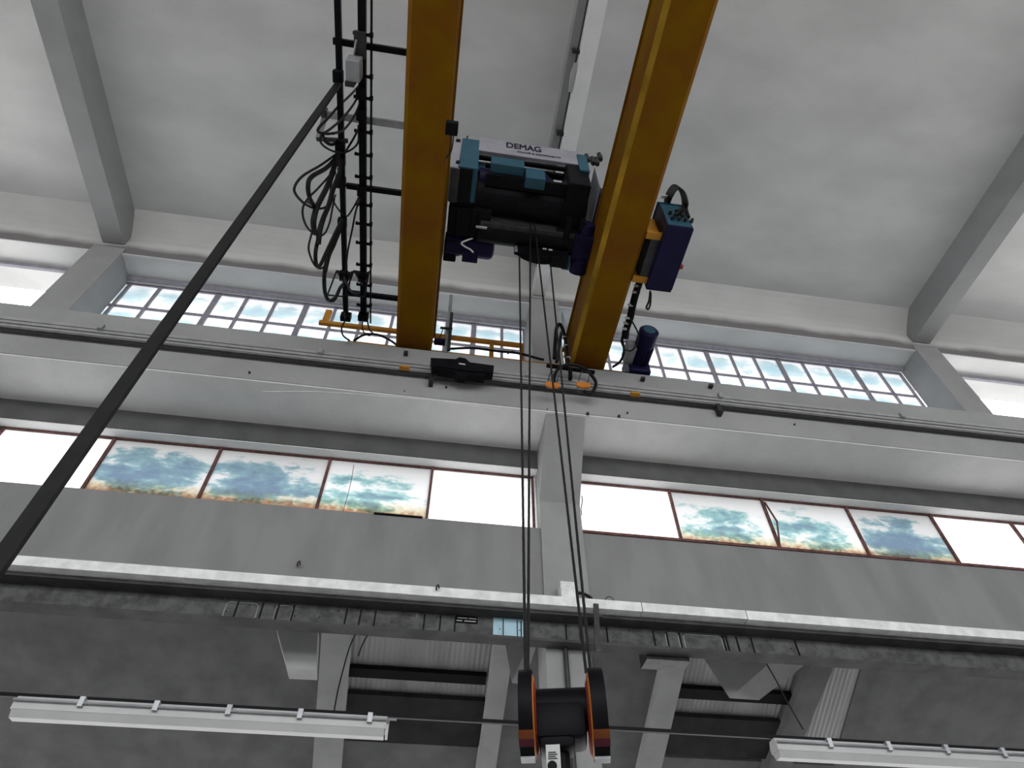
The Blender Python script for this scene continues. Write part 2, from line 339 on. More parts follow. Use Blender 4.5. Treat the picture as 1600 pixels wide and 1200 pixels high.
for k in range(26):                                     # bolts
    x = 360+k*35+random.uniform(-8, 8); p = gpt(x, 955+(x-350)*.066+random.choice((-12, 12, 0)))
    MB().cyl((p.x, YG2, p.z), (p.x, YG2-0.012, p.z), 0.008, n=6).build('bolt', dst_m, gd)
# chalk ticks, nameplate, pale blue patch
for x, y in ((353, 932), (361, 931), (608, 944), (615, 945), (642, 950), (659, 952), (652, 960), (669, 953), (1143, 985), (1147, 986)):
    p = gpt(x, y); MB().box((p.x-.003, YG2-.003, p.z-.035), (p.x+.003, YG2, p.z+.02)).build('chalk_mark', wht_m, gd)
a, b = gpt(712, 963), gpt(746, 974)
npz = MB().box((a.x, YG2-0.012, b.z-.01), (b.x, YG2, a.z+.005)).build('name_plate', blk_m, gd, label='small black plate with pale lines of text')
for j, (u0, u1) in enumerate([(.1, .55), (.6, .95), (.05, .3), (.4, .92)]):
    zz = a.z-.02-(j//2)*.035
    MB().box((a.x+(b.x-a.x)*u0, YG2-.015, zz-.008), (a.x+(b.x-a.x)*u1, YG2-.011, zz+.003)).build('plate_text', wht_m, npz)
a, b = gpt(771, 950), gpt(821, 990)
pb = MB().box((a.x, YG2-0.010, 5.24), (b.x, YG2, 5.50)).build('web_patch', pale_blue_m, gd, label='pale blue patch on the girder web')
for x in (786, 808): p = gpt(x, 975); MB().box((p.x-.006, YG2-.018, 5.25), (p.x+.006, YG2-.01, 5.49)).build('seam', dst_m, pb)

# ---------------------------------------------------------------- windows
def window(name, xs, y, z0, z1, frame_m, panes, thick=0.035, hbar=None, wide=()):
    w = sroot(name, ((xs[0]+xs[-1])/2, y, z0))
    m = MB().box((xs[0], y-.03, z1-0.035), (xs[-1], y+.03, z1)); m.build('frame_head', frame_m, w)
    MB().box((xs[0], y-.03, z0), (xs[-1], y+.03, z0+.03)).build('frame_sill', frame_m, w)
    for i, x in enumerate(xs):
        t = thick*(1.9 if i in wide else 1)
        MB().box((x-t/2, y-.035, z0), (x+t/2, y+.035, z1)).build('mullion', frame_m, w)
    if hbar:
        for zz in hbar: MB().box((xs[0], y-.025, zz-thick/2), (xs[-1], y+.03, zz+thick/2)).build('glazing_bar', frame_m, w)
    zs = [z0]+(hbar or [])+[z1]
    for i, (a, b) in enumerate(zip(xs, xs[1:])):
        for k, (c, d) in enumerate(zip(zs, zs[1:])):
            if b-a < 0.02: continue
            MB().box((a, y+.004, c), (b, y+.012, d)).build('pane', panes(i, k), w)
    return w
yl = lambda x, y: onY(x, y, YG).x
xs = sorted([PX0-.05, yl(676, 732), yl(517, 717), yl(350, 700)-0.02, yl(350, 700)-1.45, yl(350, 700)-2.9, -6.3])
def pn(i, k): return [g_teal, g_clear, g_blue, g_blue, g_teal, g_clear][i] if i < 6 else g_clear
w1 = window('window_1', xs, YG, ZS-.1, ZL, rust_m, pn, wide=())
xs2 = [PX1+.0, yl(1045, 769), yl(1189, 782), yl(1189, 782)+1.38, yl(1189, 782)+2.8, yl(1189, 782)+4.2, 9.7]
w2 = window('window_2', xs2, YG, ZS-.1, ZL, rust_m, lambda i, k: [g_clear, g_teal, g_teal, g_blue, g_clear, g_clear][i])
# opener arms
o = MB().bar(onY(1195, 785, YG-.06), onY(1214, 815, YG-.10), .02, .02); o.bar(onY(1214, 815, YG-.10), onY(1219, 857, YG-.1), .02, .02); o.build('opener_arm', rust_m, w2)
o = MB().tube([onY(x, y, YG-.05) for x, y in ((909, 775), (910, 782), (908, 795), (909, 805))], .007); o.build('latch_wire', dst_m, w2)
# split in the second left pane
MB().tube([onY(x, y, YG-.004) for x, y in ((553, 726), (549, 750), (543, 775), (536, 799))], .004, n=5).build('pane_joint', rust_m, w1)
MB().box((yl(586, 808), YW-.02, ZS-.012), (yl(660, 815), YW+.0, ZS+.012)).build('sill_gap', blk_m, w1)
MB().box((PX1, YW-.02, ZS-.02), (9.6, YW+.2, ZS+.02)).build('sill_strip', rust_m, w2)
# upper windows
yu = lambda x, y: onY(x, y, YU).x
L = [yu(819, 525)]
L = sorted([yu(385, 470), yu(431, 474), yu(479, 480), yu(523, 488), yu(612, 505), yu(566, 496), yu(654, 510), yu(697, 515), yu(740, 519), yu(784, 524), PX0-.02, yu(340, 465), yu(294, 460), yu(248, 455), yu(200, 450), yu(150, 445), yu(100, 440), -6.4])
Z1 = 12.22
zb1 = onY(400, 503, YU).z
w3 = window('window_3', L, YU, 9.35, Z1, grey_f, lambda i, k: g_up, thick=.05, hbar=[zb1-1.55, zb1-.75, zb1] if False else [zb1-.8, zb1], wide=(7-1, 9, 13, 15))
R2 = [PX1, yu(905, 540), yu(948, 548), yu(990, 550), yu(1028, 555), yu(1065, 560), yu(1108, 565), yu(1147, 571), yu(1184, 575), yu(1223, 580), yu(1262, 585), yu(1302, 590), yu(1343, 595), yu(1385, 600), 9.7]
w4 = window('window_4', R2, YU, 9.35, Z1, grey_f, lambda i, k: g_up, thick=.045, hbar=[zb1-.8, zb1], wide=(6, 9, 12))
MB().box((XA, YU-.16, 12.16), (XB, YU-.1, 12.25)).build('trim_3', grey_f, kind='structure')

# ---------------------------------------------------------------- side aisle roof seen under the girder
SL = -0.51; Y0, Z0 = 7.5, 6.35
def roofz(y): return Z0+SL*(y-Y0)
nrm = V((0, -SL, 1)).normalized()
def onR(x, y, off=0.0):                                # sight line with the sloping roof plane (off below it)
    d = ray(x, y); z0 = Z0-off
    t = (z0-SL*Y0-CAM.z+SL*CAM.y)/(d.z-SL*d.y); return CAM+d*t
ar = thing('aisle_roof', (2, 10, roofz(13)), 'dim sloping roof of the lower side aisle seen below the steel girder', 'roof')
def slab(x0, x1, y0, y1, off, th, name, m, par):
    MB().prism([(x0, y0, roofz(y0)-off), (x0, y1, roofz(y1)-off), (x0, y1, roofz(y1)-off+th), (x0, y0, roofz(y0)-off+th)], (x1-x0, 0, 0)).build(name, m, par)
corr_m = mat('corrugated_sheet', (0.42, 0.42, 0.42), 0.8, var=0.2, scale=3, stretch=(1, .3, .3))
def corr(x0, x1, y0, y1, name, par):
    n = int((x1-x0)/0.07)*2+1; vs = []; fs = []
    for i in range(n+1):
        x = x0+(x1-x0)*i/n; o = 0.007 if i % 2 else -0.007
        vs += [(x, y0, roofz(y0)+o), (x, y1, roofz(y1)+o)]
    for i in range(n): fs.append((2*i, 2*i+1, 2*i+3, 2*i+2))
    MB().add(vs, fs).build(name, corr_m, par)
xr = lambda x, y: onR(x, y).x
corr(xr(544, 1080)-.1, xr(757, 1080)+.1, 7.5, 14, 'corrugated_sheet', ar)
corr(xr(1050, 1100)-.1, 6.4, 7.5, 14, 'corrugated_sheet', ar)
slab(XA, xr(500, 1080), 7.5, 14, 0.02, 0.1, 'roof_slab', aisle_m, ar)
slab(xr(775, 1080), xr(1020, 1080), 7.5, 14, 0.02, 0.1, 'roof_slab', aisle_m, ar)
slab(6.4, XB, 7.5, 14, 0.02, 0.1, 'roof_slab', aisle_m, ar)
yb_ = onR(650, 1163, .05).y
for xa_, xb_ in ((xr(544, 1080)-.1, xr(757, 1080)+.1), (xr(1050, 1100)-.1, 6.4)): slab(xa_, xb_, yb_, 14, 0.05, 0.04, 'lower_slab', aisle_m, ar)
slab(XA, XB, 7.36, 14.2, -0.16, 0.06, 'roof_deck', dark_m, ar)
RO = 0.22
def rafter(xa, ya, xb, yb, w, label, m=rafter_m):       # xa,ya / xb,yb: left lower edge as surveyed
    a = onR(xa, ya, RO); b = onR(xb, yb, RO)
    d = (b-a)/(b.y-a.y); p = a+d*(7.45-a.y); q = a+d*(14-a.y); h = V((0, 0, RO+.1))
    MB().add([p, p+V((w, 0, 0)), q+V((w, 0, 0)), q, p+h, p+h+V((w, 0, 0)), q+h+V((w, 0, 0)), q+h], [(0,3,2,1),(4,5,6,7),(0,1,5,4),(1,2,6,5),(2,3,7,6),(3,0,4,7)]).build('roof_rafter', m, label=label, category='rafter', group='side aisle rafters')
rafter(499, 1040, 488, 1200, .38, 'wide sloping concrete rafter crossing behind the long tube light')
rafter(773, 1000, 745, 1200, .27, 'sloping concrete rafter left of the hook block')
rafter(1037, 1042, 1001, 1200, .31, 'sloping concrete rafter right of the hook block')
rafter(1250, 1080, 1200, 1200, .35, 'sloping concrete rafter at the lower right corner', aisle_m)
def purlin(x, y0, y1, xa, xb, name, lab, m=blk_m):
    a, b = onR(x, y0, .10), onR(x, y1, .10)
    MB().prism([(xa, a.y, a.z), (xa, b.y, b.z), (xa, b.y, b.z+.06), (xa, a.y, a.z+.06)], (xb-xa, 0, 0)).build(name, m, label=lab, category='purlin', group='side aisle purlins')
purlin(650, 1050, 1064, xr(544, 1050), xr(760, 1050), 'roof_purlin', 'thin black purlin across the corrugated roof left of the hook block')
purlin(650, 1090, 1160, xr(530, 1120), xr(760, 1120), 'roof_purlin', 'broad dark roof beam behind the end of the tube light', black_beam_m)
purlin(1140, 1080, 1096, xr(1040, 1080), xr(1235, 1090), 'roof_purlin', 'thin black purlin behind the concrete wedge at lower right')
purlin(1140, 1124, 1183, xr(1040, 1120), xr(1220, 1130), 'roof_purlin', 'broad dark roof beam below the concrete wedge at lower right', black_beam_m)
# wedge brackets
def wedge(tri, tri2, Ya, Yb2, label, m):
    A = [onY(x, y, Ya) for x, y in tri]; C2 = [onY(x, y, Yb2) for x, y in tri2]
    MB().add(A+C2, [(0, 1, 2), (5, 4, 3), (0, 3, 4, 1), (1, 4, 5, 2), (2, 5, 3, 0)]).build('wedge_bracket', m, label=label, category='bracket', group='concrete wedge brackets')
wedge(((1098, 1026), (1202, 1036), (1140, 1091)), ((1150, 1030), (1256, 1040), (1186, 1094)), 7.55, 7.75, 'large inverted concrete wedge under the right end of the girder', rafter_m)
wedge(((789, 1003), (826, 1003), (800, 1067)), ((812, 1003), (840, 1003), (818, 1070)), 7.55, 7.7, 'small inverted concrete wedge left of the central pillar', rafter_m)
A = [onY(x, y, 7.35) for x, y in ((431, 978), (497, 982), (494, 1047), (449, 1045))]
MB().prism(A, (0.0, .25, 0)).build('column_head', rafter_m, label='tapered pale concrete block hanging below the girder at left', category='bracket')
a, b = onY(1007, 1020, 7.0), onY(1076, 1037, 7.0)
MB().box((a.x, 6.95, b.z), (b.x, 7.2, a.z+.1)).build('steel_bracket', dst_m, label='dark steel plate bracket under the girder right of the hook block', category='bracket')
# wires hanging in the side aisle
for pts, lab in (([(555, 992), (545, 1015), (530, 1070), (524, 1100), (522, 1112)], 'thin dark wire hanging to the long tube light'),
                 ([(574, 993), (565, 1010), (560, 1025)], 'short loose wire end below the girder at left'),
                 ([(1198, 1038), (1212, 1062), (1232, 1100), (1255, 1140)], 'dark wire slanting down beside the right concrete wedge')):
    MB().tube([onY(x, y, 6.8) for x, y in pts], .008, n=6).build('hanging_wire', rub_m, label=lab, category='wire')

# ================================================================ BRIDGE GIRDERS
def bridge_girder(x0, x1, z0, z1, label):
    g = thing('bridge_girder', ((x0+x1)/2, 0, z0), label, 'crane girder', 'bridge girders')
    c = .05; ya, yb = -6.0, 6.30
    sec = [(x0, z0+c), (x0+c, z0), (x1-c, z0), (x1, z0+c), (x1, z1), (x0, z1)]
    MB().prism([(x, ya, z) for x, z in sec], (0, yb-ya, 0)).build('box_section', yel_m, g)
    if x0 > 0: MB().prism([(x0-.004, ya, z0+c), (x0+c-.004, ya, z0-.004), (x0+c+.012, ya, z0-.004), (x0+c, ya, z0+.004), (x0+.004, ya, z0+c)], (0, yb-ya, 0)).build('corner_strip', strip_y, g, label='lighter yellow lower edge with light put into its colour')
    MB().box((x0-.03, ya, z1), (x1+.03, yb, z1+.025)).build('top_flange', yel_m, g)
    xr_ = x1-.06 if x0 < 0 else x0+.06
    MB().box((xr_-.03, ya, z1+.025), (xr_+.03, yb, z1+.075)).build('trolley_rail', dst_m, g)
    return g
ZG, ZGT = 9.42, 10.06
gl0, gl1 = onZ(637, 0, ZG).x, onZ(717, 0, ZG).x
gr0, gr1 = onZ(1040, 0, ZG).x, onZ(1125, 0, ZG).x
G1 = bridge_girder(gl0, gl1, ZG, ZGT, 'left ochre yellow crane girder beside the hanging cable loops')
G2 = bridge_girder(gr0, gr1, ZG, ZGT, 'right ochre yellow crane girder beside the dark control cabinet')
# end carriage on the rail
ec = thing('end_carriage', (1, 6.35, ZT+.07), 'orange crane end carriage lying along the top of the runway beam', 'crane carriage')
x0, x1 = onY(545, 533, 6.3).x, onY(978, 578, 6.3).x
MB().cbox((x0, 6.22, 9.42), (x1, 6.5, 9.62), .015).build('carriage_beam', org_m, ec)
for x in (x0+.25, x1-.3): MB().cyl((x, 6.30, 9.45), (x, 6.42, 9.45), .12, n=20).build('wheel', dst_m, ec)
a, b = onY(499, 503, 6.3), onY(818, 542, 6.3)
zr = (a.z+b.z)/2
MB().box((a.x, 6.27, zr-.03), (b.x, 6.33, zr+.04)).build('upper_rail', org_m, ec)
c = onY(512, 487, 6.3); MB().box((a.x+.04, 6.27, zr+.03), (a.x+.14, 6.32, c.z+.02)).build('end_upright', org_m, ec)
for x in (768, 815): p = onY(x, 545, 6.3); MB().box((p.x-.035, 6.28, 9.55), (p.x+.035, 6.32, zr)).build('post', org_m, ec)
MB().tube([onY(x, y, 6.2) for x, y in ((553, 532), (570, 523), (590, 523), (610, 532), (622, 541))], .018).build('cable', rub_m, ec)
MB().tube([onY(x, y, 6.2) for x, y in ((700, 545), (740, 544), (780, 549), (810, 552), (840, 560), (850, 562))], .02).build('cable', rub_m, ec)
MB().tube([onY(x, y, 6.2) for x, y in ((793, 553), (800, 549), (806, 551), (812, 554))], .01).build('cable', rub_m, ec)
# limit switch mast behind the left girder foot
ms = thing('sensor_mast', onY(700, 545, 6.15), 'grey vertical steel mast with switches standing beside the left girder foot', 'mast')
MB().bar(onY(697, 552, 6.15), onY(705, 462, 6.15), .06, .04, (0, 1, 0)).build('mast', stl_m, ms)
MB().bar(onY(701, 548, 6.1), onY(706, 489, 6.1), .05, .03, (0, 1, 0)).build('channel', dst_m, ms)
MB().bar(onY(688, 512, 6.1), onY(707, 514, 6.1), .03, .03).build('cross_bar', dst_m, ms)
MB().cbox(onY(679, 527, 6.1), onY(695, 541, 6.2), .01).build('switch_box', navy_m, ms)
MB().tube([onY(x, y, 6.1) for x, y in ((692, 514), (690, 520), (687, 528))], .008).build('cable', rub_m, ms)
# conductor rail along the runway beam
cr = thing('conductor_rail', (2, 5.9, 8.95), 'thin grey multi-strip conductor rail along the front of the runway beam', 'rail')
zc0 = onY(350, 541, 5.86).z
for k, (dz, h, m) in enumerate(((0.12, .055, rail_m), (.06, .052, rail_m), (0.0, .04, rail_m), (-.045, .025, dst_m))):
    MB().box((XA, 5.90+k*.008, zc0+dz), (XB, 5.93+k*.004, zc0+dz+h)).build('conductor_strip', m, cr)
MB().box((XA, 5.93, zc0-.04), (XB, 5.95, zc0+.17)).build('backing_strip', rail_m, cr)
for x in range(-14, 19, 3):
    MB().box((x+.1, 5.86, zc0+.1), (x+.16, 6.0, zc0+.2)).build('support_bracket', stl_m, cr)
for x, y in ((634, 554), (1004, 594), (1110, 605)):
    p = onY(x, y, 5.98); MB().box((p.x-.03, 5.93, p.z-.02), (p.x+.03, 5.999, p.z+.03)).build('rail_clip', dst_m, cr)
for x, y in ((632, 573), (993, 614)):
    p = onY(x, y, 5.84); MB().box((p.x-.07, 5.83, p.z-.015), (p.x+.07, 5.9, p.z+.015)).build('orange_marker', org_m, cr, label='small orange marker')
# black collector housing
ch = thing('current_collector', onY(725, 580, 5.8), 'long black plastic current collector clipped on the conductor rail', 'collector')
def rbox(poly, y0, y1, name, m, par, **k): MB().prism([onY(x, y, y0) for x, y in poly], (0, y1-y0, 0)).build(name, m, par, **k)
rbox(((673, 559), (712, 561), (718, 558), (728, 560), (734, 566), (772, 571), (771, 581), (735, 580), (675, 571)), 5.70, 5.85, 'upper_housing', blk_m, ch)
rbox(((684, 571), (758, 579), (758, 587), (732, 584), (726, 587), (716, 586), (710, 580), (684, 576)), 5.72, 5.86, 'lower_housing', blk_m, ch)
rbox(((717, 567), (727, 568.5), (727, 570), (717, 568.5)), 5.695, 5.70, 'printed_mark', tie_m, ch)
for x, y, lab in ((674, 589, 'small grey bracket hanging below the black collector'), (1124, 636, 'small grey bracket on the runway beam at right')):
    p = onY(x, y, 5.9); o = MB().box((p.x-.03, 5.9, p.z-.1), (p.x+.03, 5.995, p.z+.08)); o.box((p.x-.03, 5.86, p.z-.11), (p.x+.035, 5.995, p.z-.095)); o.build('hanging_bracket', dst_m, label=lab, category='bracket')
# collector arms with orange shoes under the right part
def arm(xa, lab):
    t = thing('collector_arm', onY(xa, 598, 5.75), lab, 'collector', 'collector arms with orange shoes')
    q = lambda dx, y, Y=5.75: onY(xa+dx, y, Y)
    rbox(((xa-11, 596), (xa-2, 597), (xa+11, 599), (xa+10, 605), (xa-2, 605), (xa-11, 602)), 5.72, 5.75, 'shoe', orr_m, t)
    MB().tube([q(-9, 600), q(-6, 588), q(-3, 580), q(10, 582), q(7, 595), q(5, 600)], .008, n=6, smooth=False).build('spring_arm', dst_m, t)
    MB().tube([q(-11, 613), q(-9, 600)], .006, n=6).build('pin', dst_m, t)
arm(864, 'orange collector shoe on a wire frame behind the right hoist ropes')
arm(912, 'orange collector shoe on a wire frame inside the black cable hoop')
bc = thing('collector_beam', onY(890, 578, 5.8), 'thin black crossbar holding the collector arms below the right girder foot', 'bar')
MB().bar(onY(854, 571, 5.82), onY(929, 582, 5.82), .05, .04).build('bar', blk_m, bc)
MB().bar(onY(891, 578, 5.8), onY(891, 592, 5.8), .07, .05).build('hanger', blk_m, bc)
MB().bar(onY(878, 490, 6.1), onY(884, 525, 6.1), .07, .03).build('grey_mast', stl_m, bc)
MB().bar(onY(870, 565, 6.0), onY(877, 520, 6.0), .07, .05).build('mast', dst_m, bc)
hp = thing('cable_hoop', onY(905, 580, 5.7), 'black cable arching up and over to a hoop right of the orange shoes', 'cable')
MB().tube([onY(x, y, 5.8) for x, y in ((866, 610), (866, 590), (872, 577), (886, 570), (900, 571), (915, 577), (927, 590), (931, 600), (926, 612), (918, 615), (913, 611))], .026).build('hoop', rub_m, hp)
MB().tube([onY(x, y, 5.85) for x, y in ((888, 570), (886, 548), (881, 520), (875, 507), (870, 512), (868, 528), (866, 560))], .03).build('arch', rub_m, hp)
for x, y in ((884, 541), (882, 528), (888, 560)):
    p = onY(x, y, 5.85); MB().cyl(p-V((0, 0, .008)), p+V((0, 0, .008)), .036, n=12).build('cable_tie', tie_m, hp)

# ================================================================ HOIST TROLLEY
T = thing('hoist_trolley', (.75, 4.0, 10.13), 'dark blue and petrol crane hoist with pale side panel spanning both girders', 'hoist')
def fbox(xa, ya, xb, yb, Y, depth, name, m, c=.015, z0=None, z1=None, par=None, **k):
    """box whose near face spans two surveyed corners at distance Y"""
    a, b = onY(xa, ya, Y), onY(xb, yb, Y)
    return MB().cbox((min(a.x, b.x), Y, z0 if z0 else min(a.z, b.z)), (max(a.x, b.x), Y+depth, z1 if z1 else max(a.z, b.z)), c).build(name, m, par or T, **k)
# left end box (grey cover + petrol box)
a = fbox(711, 214, 722, 263, 3.42, .50, 'left_end_cover', panel_m, label='pale grey end cover')
for y in (220, 254): p = onY(716, y, 3.415); MB().box((p.x-.03, 3.40, p.z-.04), (p.x+.03, 3.42, p.z+.04)).build('vent', blk_m, a)
fbox(723, 215, 747, 264, 3.40, .50, 'left_gear_box', teal_m, label='petrol blue gearbox')
MB().cbox((-.165, 3.41, 10.06), (.015, 3.9, 10.10), .008).build('underside_shade', blk_m, T)  # black sheet carries the gearbox underside's shade in its colour
MB().cbox((-.285, 3.43, 10.07), (-.17, 3.92, 10.105), .008).build('underside_shade', dst_m, T)  # dark sheet added for the shade beneath the end cover
MB().cbox((-.27, 3.98, 10.06), (.34, 4.42, 10.3), .02).build('left_frame_plate', blk_m, T)
MB().cbox((1.30, 4.1, 10.02), (1.62, 4.6, 10.3), .02).build('right_frame_plate', blk_m, T)
MB().cbox((.2, 3.52, 10.28), (1.4, 3.7, 10.34), .01).build('motor_cradle', blk_m, T)
p = onY(731, 208, 3.45); MB().cyl((p.x, 3.5, p.z-.35), (p.x, 3.5, p.z), .014, n=8).build('aerial', dst_m, T)
# long side panel with lettering
pA, pB = onY(749, 218, 3.40), onY(904, 262, 3.40)
zp1 = onY(828, 226, 3.40).z; zp0 = onY(828, 246, 3.40).z
pan = MB().cbox((pA.x, 3.40, zp0), (onY(905, 250, 3.40).x, 3.46, zp1), .008).build('side_panel', panel_m, T, label='long pale lavender grey panel with dark lettering')
def text(s, x, z, size, m, par, y, sx=1.35):
    c = bpy.data.curves.new('t', 'FONT'); c.body = s; c.size = size; c.extrude = .002
    o = bpy.data.objects.new('t', c); COL.objects.link(o); dg = bpy.context.evaluated_depsgraph_get()
    me = bpy.data.meshes.new_from_object(o.evaluated_get(dg)); bpy.data.objects.remove(o)
    mb = MB()
    for d in ((0, .025) if size > .2 else (0,)):          # struck twice for a bold face
        mb.add([(x+v.co.x*sx+d*size, y-v.co.z-d*.02, z+v.co.y) for v in me.vertices], [tuple(p.vertices) for p in me.polygons])
    return mb.build('lettering', m, par)
pt = onY(790, 235.5, 3.395)
text('DEMAG', pt.x, zp0+.26, .30, ink_m, pan, 3.394, 0.62*.85)
pt2 = onY(808, 240, 3.395)
text('CRANES & COMPONENTS', pt2.x, zp0+.12, .075, ink_m, pan, 3.394, 0.75)
MB().box((pA.x, 3.47, zp0-.06), (1.5, 3.52, zp0+.02)).build('lower_bar', blk_m, T)
MB().box((pA.x, 3.62, zp0+.05), (1.5, 3.7, zp0+.14)).build('tie_bar', blk_m, T)
# right end box
fbox(901, 240, 921, 262, 3.38, .45, 'right_gear_box', teal_m, z0=10.55, label='petrol blue end box')
MB().cbox((1.36, 3.42, 10.12), (1.68, 4.3, 10.9), .03).build('right_bearing_plate', blk_m, T)
fbox(929, 261, 941, 300, 3.45, .85, 'right_end_cover', panel_m, z0=10.2, label='dark grey rounded end cover')
for x, y in ((917, 247), (926, 251), (937, 245), (932, 252)):
    p = onY(x, y, 3.42); MB().lathe(p-V((0, 0, .12)), p+V((0, 0, .16)), [(0, .035), (.4, .045), (.5, .02), (.8, .035), (1, .012)], 12).build('cable_gland', dst_m, T)
# hoist motor along X
m0, m1 = onY(748, 262, 3.62), onY(868, 282, 3.62)
MB().lathe((m0.x, 3.75, 10.55), (m1.x, 3.75, 10.55), [(0, .12), (.02, .19), (.16, .19), (.17, .23), (.86, .23), (.9, .19), (1, .12)], 28).build('hoist_motor', navy_m, T, sm=True)
for k in range(12):
    a_ = math.radians(120+k*15)
    MB().box((m0.x+.28, 3.75-.012, 10.3), (m1.x-.12, 3.75+.012, 10.34)).build('motor_fin', navy_m, T) if k == 0 else None
fbox(768, 243, 820, 262, 3.38, .14, 'terminal_box', teal_m, label='petrol blue terminal box')
fbox(821, 261, 853, 281, 3.44, .16, 'brake_box', teal_m, label='petrol blue brake box')
fbox(748, 252, 758, 268, 3.6, .12, 'fan_shroud', teal_m)
# cabinet/drum body
MB().lathe((0.0, 3.95, 10.45), (1.72, 3.95, 10.45), [(0, .2), (.01, .32), (.06, .32), (.065, .28), (.92, .28), (.925, .32), (.99, .32), (1, .2)], 36).build('rope_drum', blk_m, T, sm=True)
for k in range(26):
    x = .15+k*.054; MB().cyl((x, 3.95, 10.45), (x+.03, 3.95, 10.45), .288, n=28).build('rope_turn', blk_m, T)
MB().cbox((-.16, 3.5, 10.13), (.04, 4.0, 10.9), .02).build('left_bearing_plate', blk_m, T)
# frame of trolley: tube, cross beams
MB().cyl((.18, 4.32, 10.12), (1.6, 4.32, 10.12), .17, n=28).build('cross_tube', blk_m, T, sm=True)
MB().cbox((.2, 4.12, 10.0), (1.62, 4.2, 10.2), .01).build('cross_bar', dst_m, T)
for x in (gl1-.06, gr0+.06):
    MB().cbox((x-.09, 3.55, 10.16), (x+.09, 4.9, 10.42), .02).build('side_frame', navy_m, T)
    for y in (3.75, 4.68): MB().lathe((x-.06, y, 10.26), (x+.06, y, 10.26), [(0, .05), (.01, .14), (.15, .14), (.16, .12), (.84, .12), (.85, .14), (.99, .14), (1, .05)], 28).build('wheel', dst_m, T, sm=True)
for x in (-.12, .1):
    MB().cbox((x-.03, 4.0, 10.0), (x+.03, 4.4, 10.25), .01).build('hanger_plate', blk_m, T)
for x in (1.45, 1.65): MB().cbox((x-.04, 3.9, 9.98), (x+.05, 4.6, 10.3), .01).build('hanger_plate', blk_m, T)
MB().cyl((.14, 4.2, 9.99), (.3, 4.2, 9.99), .02).build('steel_pin', stl_m, T)
for p_, q_ in (((733, 312), (731, 360)), ((745, 316), (743, 372))):
    MB().bar(onY(*p_, 4.25), onY(*q_, 4.42), .03, .03).build('tie_rod', blk_m, T)
# left travel drive
tm0, tm1 = onY(697, 377, 4.6), onY(772, 386, 4.6)
zt_ = (tm0.z+tm1.z)/2
tm = MB().lathe((tm0.x, 4.62, zt_), (tm1.x, 4.62, zt_), [(0, .12), (.02, .185), (.30, .185), (.31, .165), (.40, .165), (.41, .18), (.9, .18), (.96, .165), (1, .11)], 28).build('travel_motor', navy_m, T, sm=True)
q1, q2 = onY(723, 391, 4.5), onY(748, 397, 4.5)
MB().cbox((q1.x, 4.62, zt_-.2), (q2.x, 4.8, zt_-.03), .01).build('motor_terminal_box', navy_m, tm)
MB().tube([onY(x, y, 4.40) for x, y in ((739, 372), (728, 376), (721, 380), (726, 385), (735, 390), (739, 394))], .012).build('pale_cable', tie_m, tm, label='pale looping cable')
MB().cbox((tm0.x-.02, 4.5, zt_-.16), (tm0.x+.17, 4.85, zt_+.12), .02).build('travel_gear_box', blk_m, T)
# right travel drive
u0, u1 = onY(905, 372, 4.2), onY(930, 400, 4.2)
MB().cbox((1.58, 4.1, 9.93), (1.88, 4.5, 10.25), .03).build('right_travel_gear', navy_m, T)
MB().lathe((1.74, 3.95, 10.08), (1.74, 4.75, 10.0), [(0, .07), (.03, .12), (.25, .12), (.27, .1), (.7, .1), (.72, .13), (.97, .13), (1, .08)], 24).build('right_travel_motor', navy_m, T, sm=True)
MB().cbox((1.66, 3.98, 10.1), (1.80, 4.2, 10.22), .01).build('motor_lid', teal_m, T)
MB().cbox((1.48, 4.45, 9.96), (1.6, 4.7, 10.1), .02).build('bumper', teal_m, T)
# equaliser sheave
sh = thing('equaliser_sheave', (.95, 4.42, 9.6), 'black equaliser sheave housing hanging under the hoist where the ropes start', 'sheave')
c0 = onY(842, 389, 4.45)
MB().cyl((c0.x, 4.40, c0.z+.03), (c0.x, 4.50, c0.z+.03), .34, n=36).build('sheave_wheel', blk_m, sh, sm=True)
MB().cyl((c0.x, 4.385, c0.z+.03), (c0.x, 4.40, c0.z+.03), .365, .345, n=36).build('front_rim', blk_m, sh, sm=True)
MB().cyl((c0.x, 4.50, c0.z+.03), (c0.x, 4.515, c0.z+.03), .345, .365, n=36).build('back_rim', blk_m, sh, sm=True)
MB().cbox((c0.x-.36, 4.33, c0.z-.06), (c0.x+.36, 4.57, c0.z+.2), .02).build('sheave_housing', navy_m, sh)
MB().cbox((c0.x+.16, 4.38, c0.z-.3), (c0.x+.42, 4.56, c0.z-.05), .02).build('rope_anchor', blk_m, sh)
for dx in (-.22, .28): MB().cbox((c0.x+dx-.03, 4.40, c0.z+.15), (c0.x+dx+.03, 4.46, 10.1), .006).build('hanger', blk_m, sh)
for x, y in ((851, 389), (860, 390.5)):
    p = onY(x, y, 4.325); MB().box((p.x-.028, 4.318, p.z-.012), (p.x+.028, 4.33, p.z+.012)).build('label_plate', tie_m, sh)
p = onY(806, 383, 4.4); MB().cbox((p.x-.015, 4.4, p.z-.15), (p.x+.025, 4.43, p.z+.12), .004).build('steel_stop', stl_m, sh)
# towing bracket on left girder right side
tb = thing('trolley_plug', onX(706, 200, gl1+.03), 'small black plug bracket on the right edge of the left girder above the hoist', 'bracket')
p = onX(706, 200, gl1+.06); MB().cbox((gl1-.01, p.y-.07, p.z-.05), (gl1+.13, p.y+.07, p.z+.05), .01).build('plug', blk_m, tb)
MB().tube([p+V((.03, .05, -.03)), p+V((.02, .2, -.14)), p+V((-.03, .3, -.1)), V((gl1+.03, p.y+.34, p.z))], .008).build('cable', rub_m, tb)

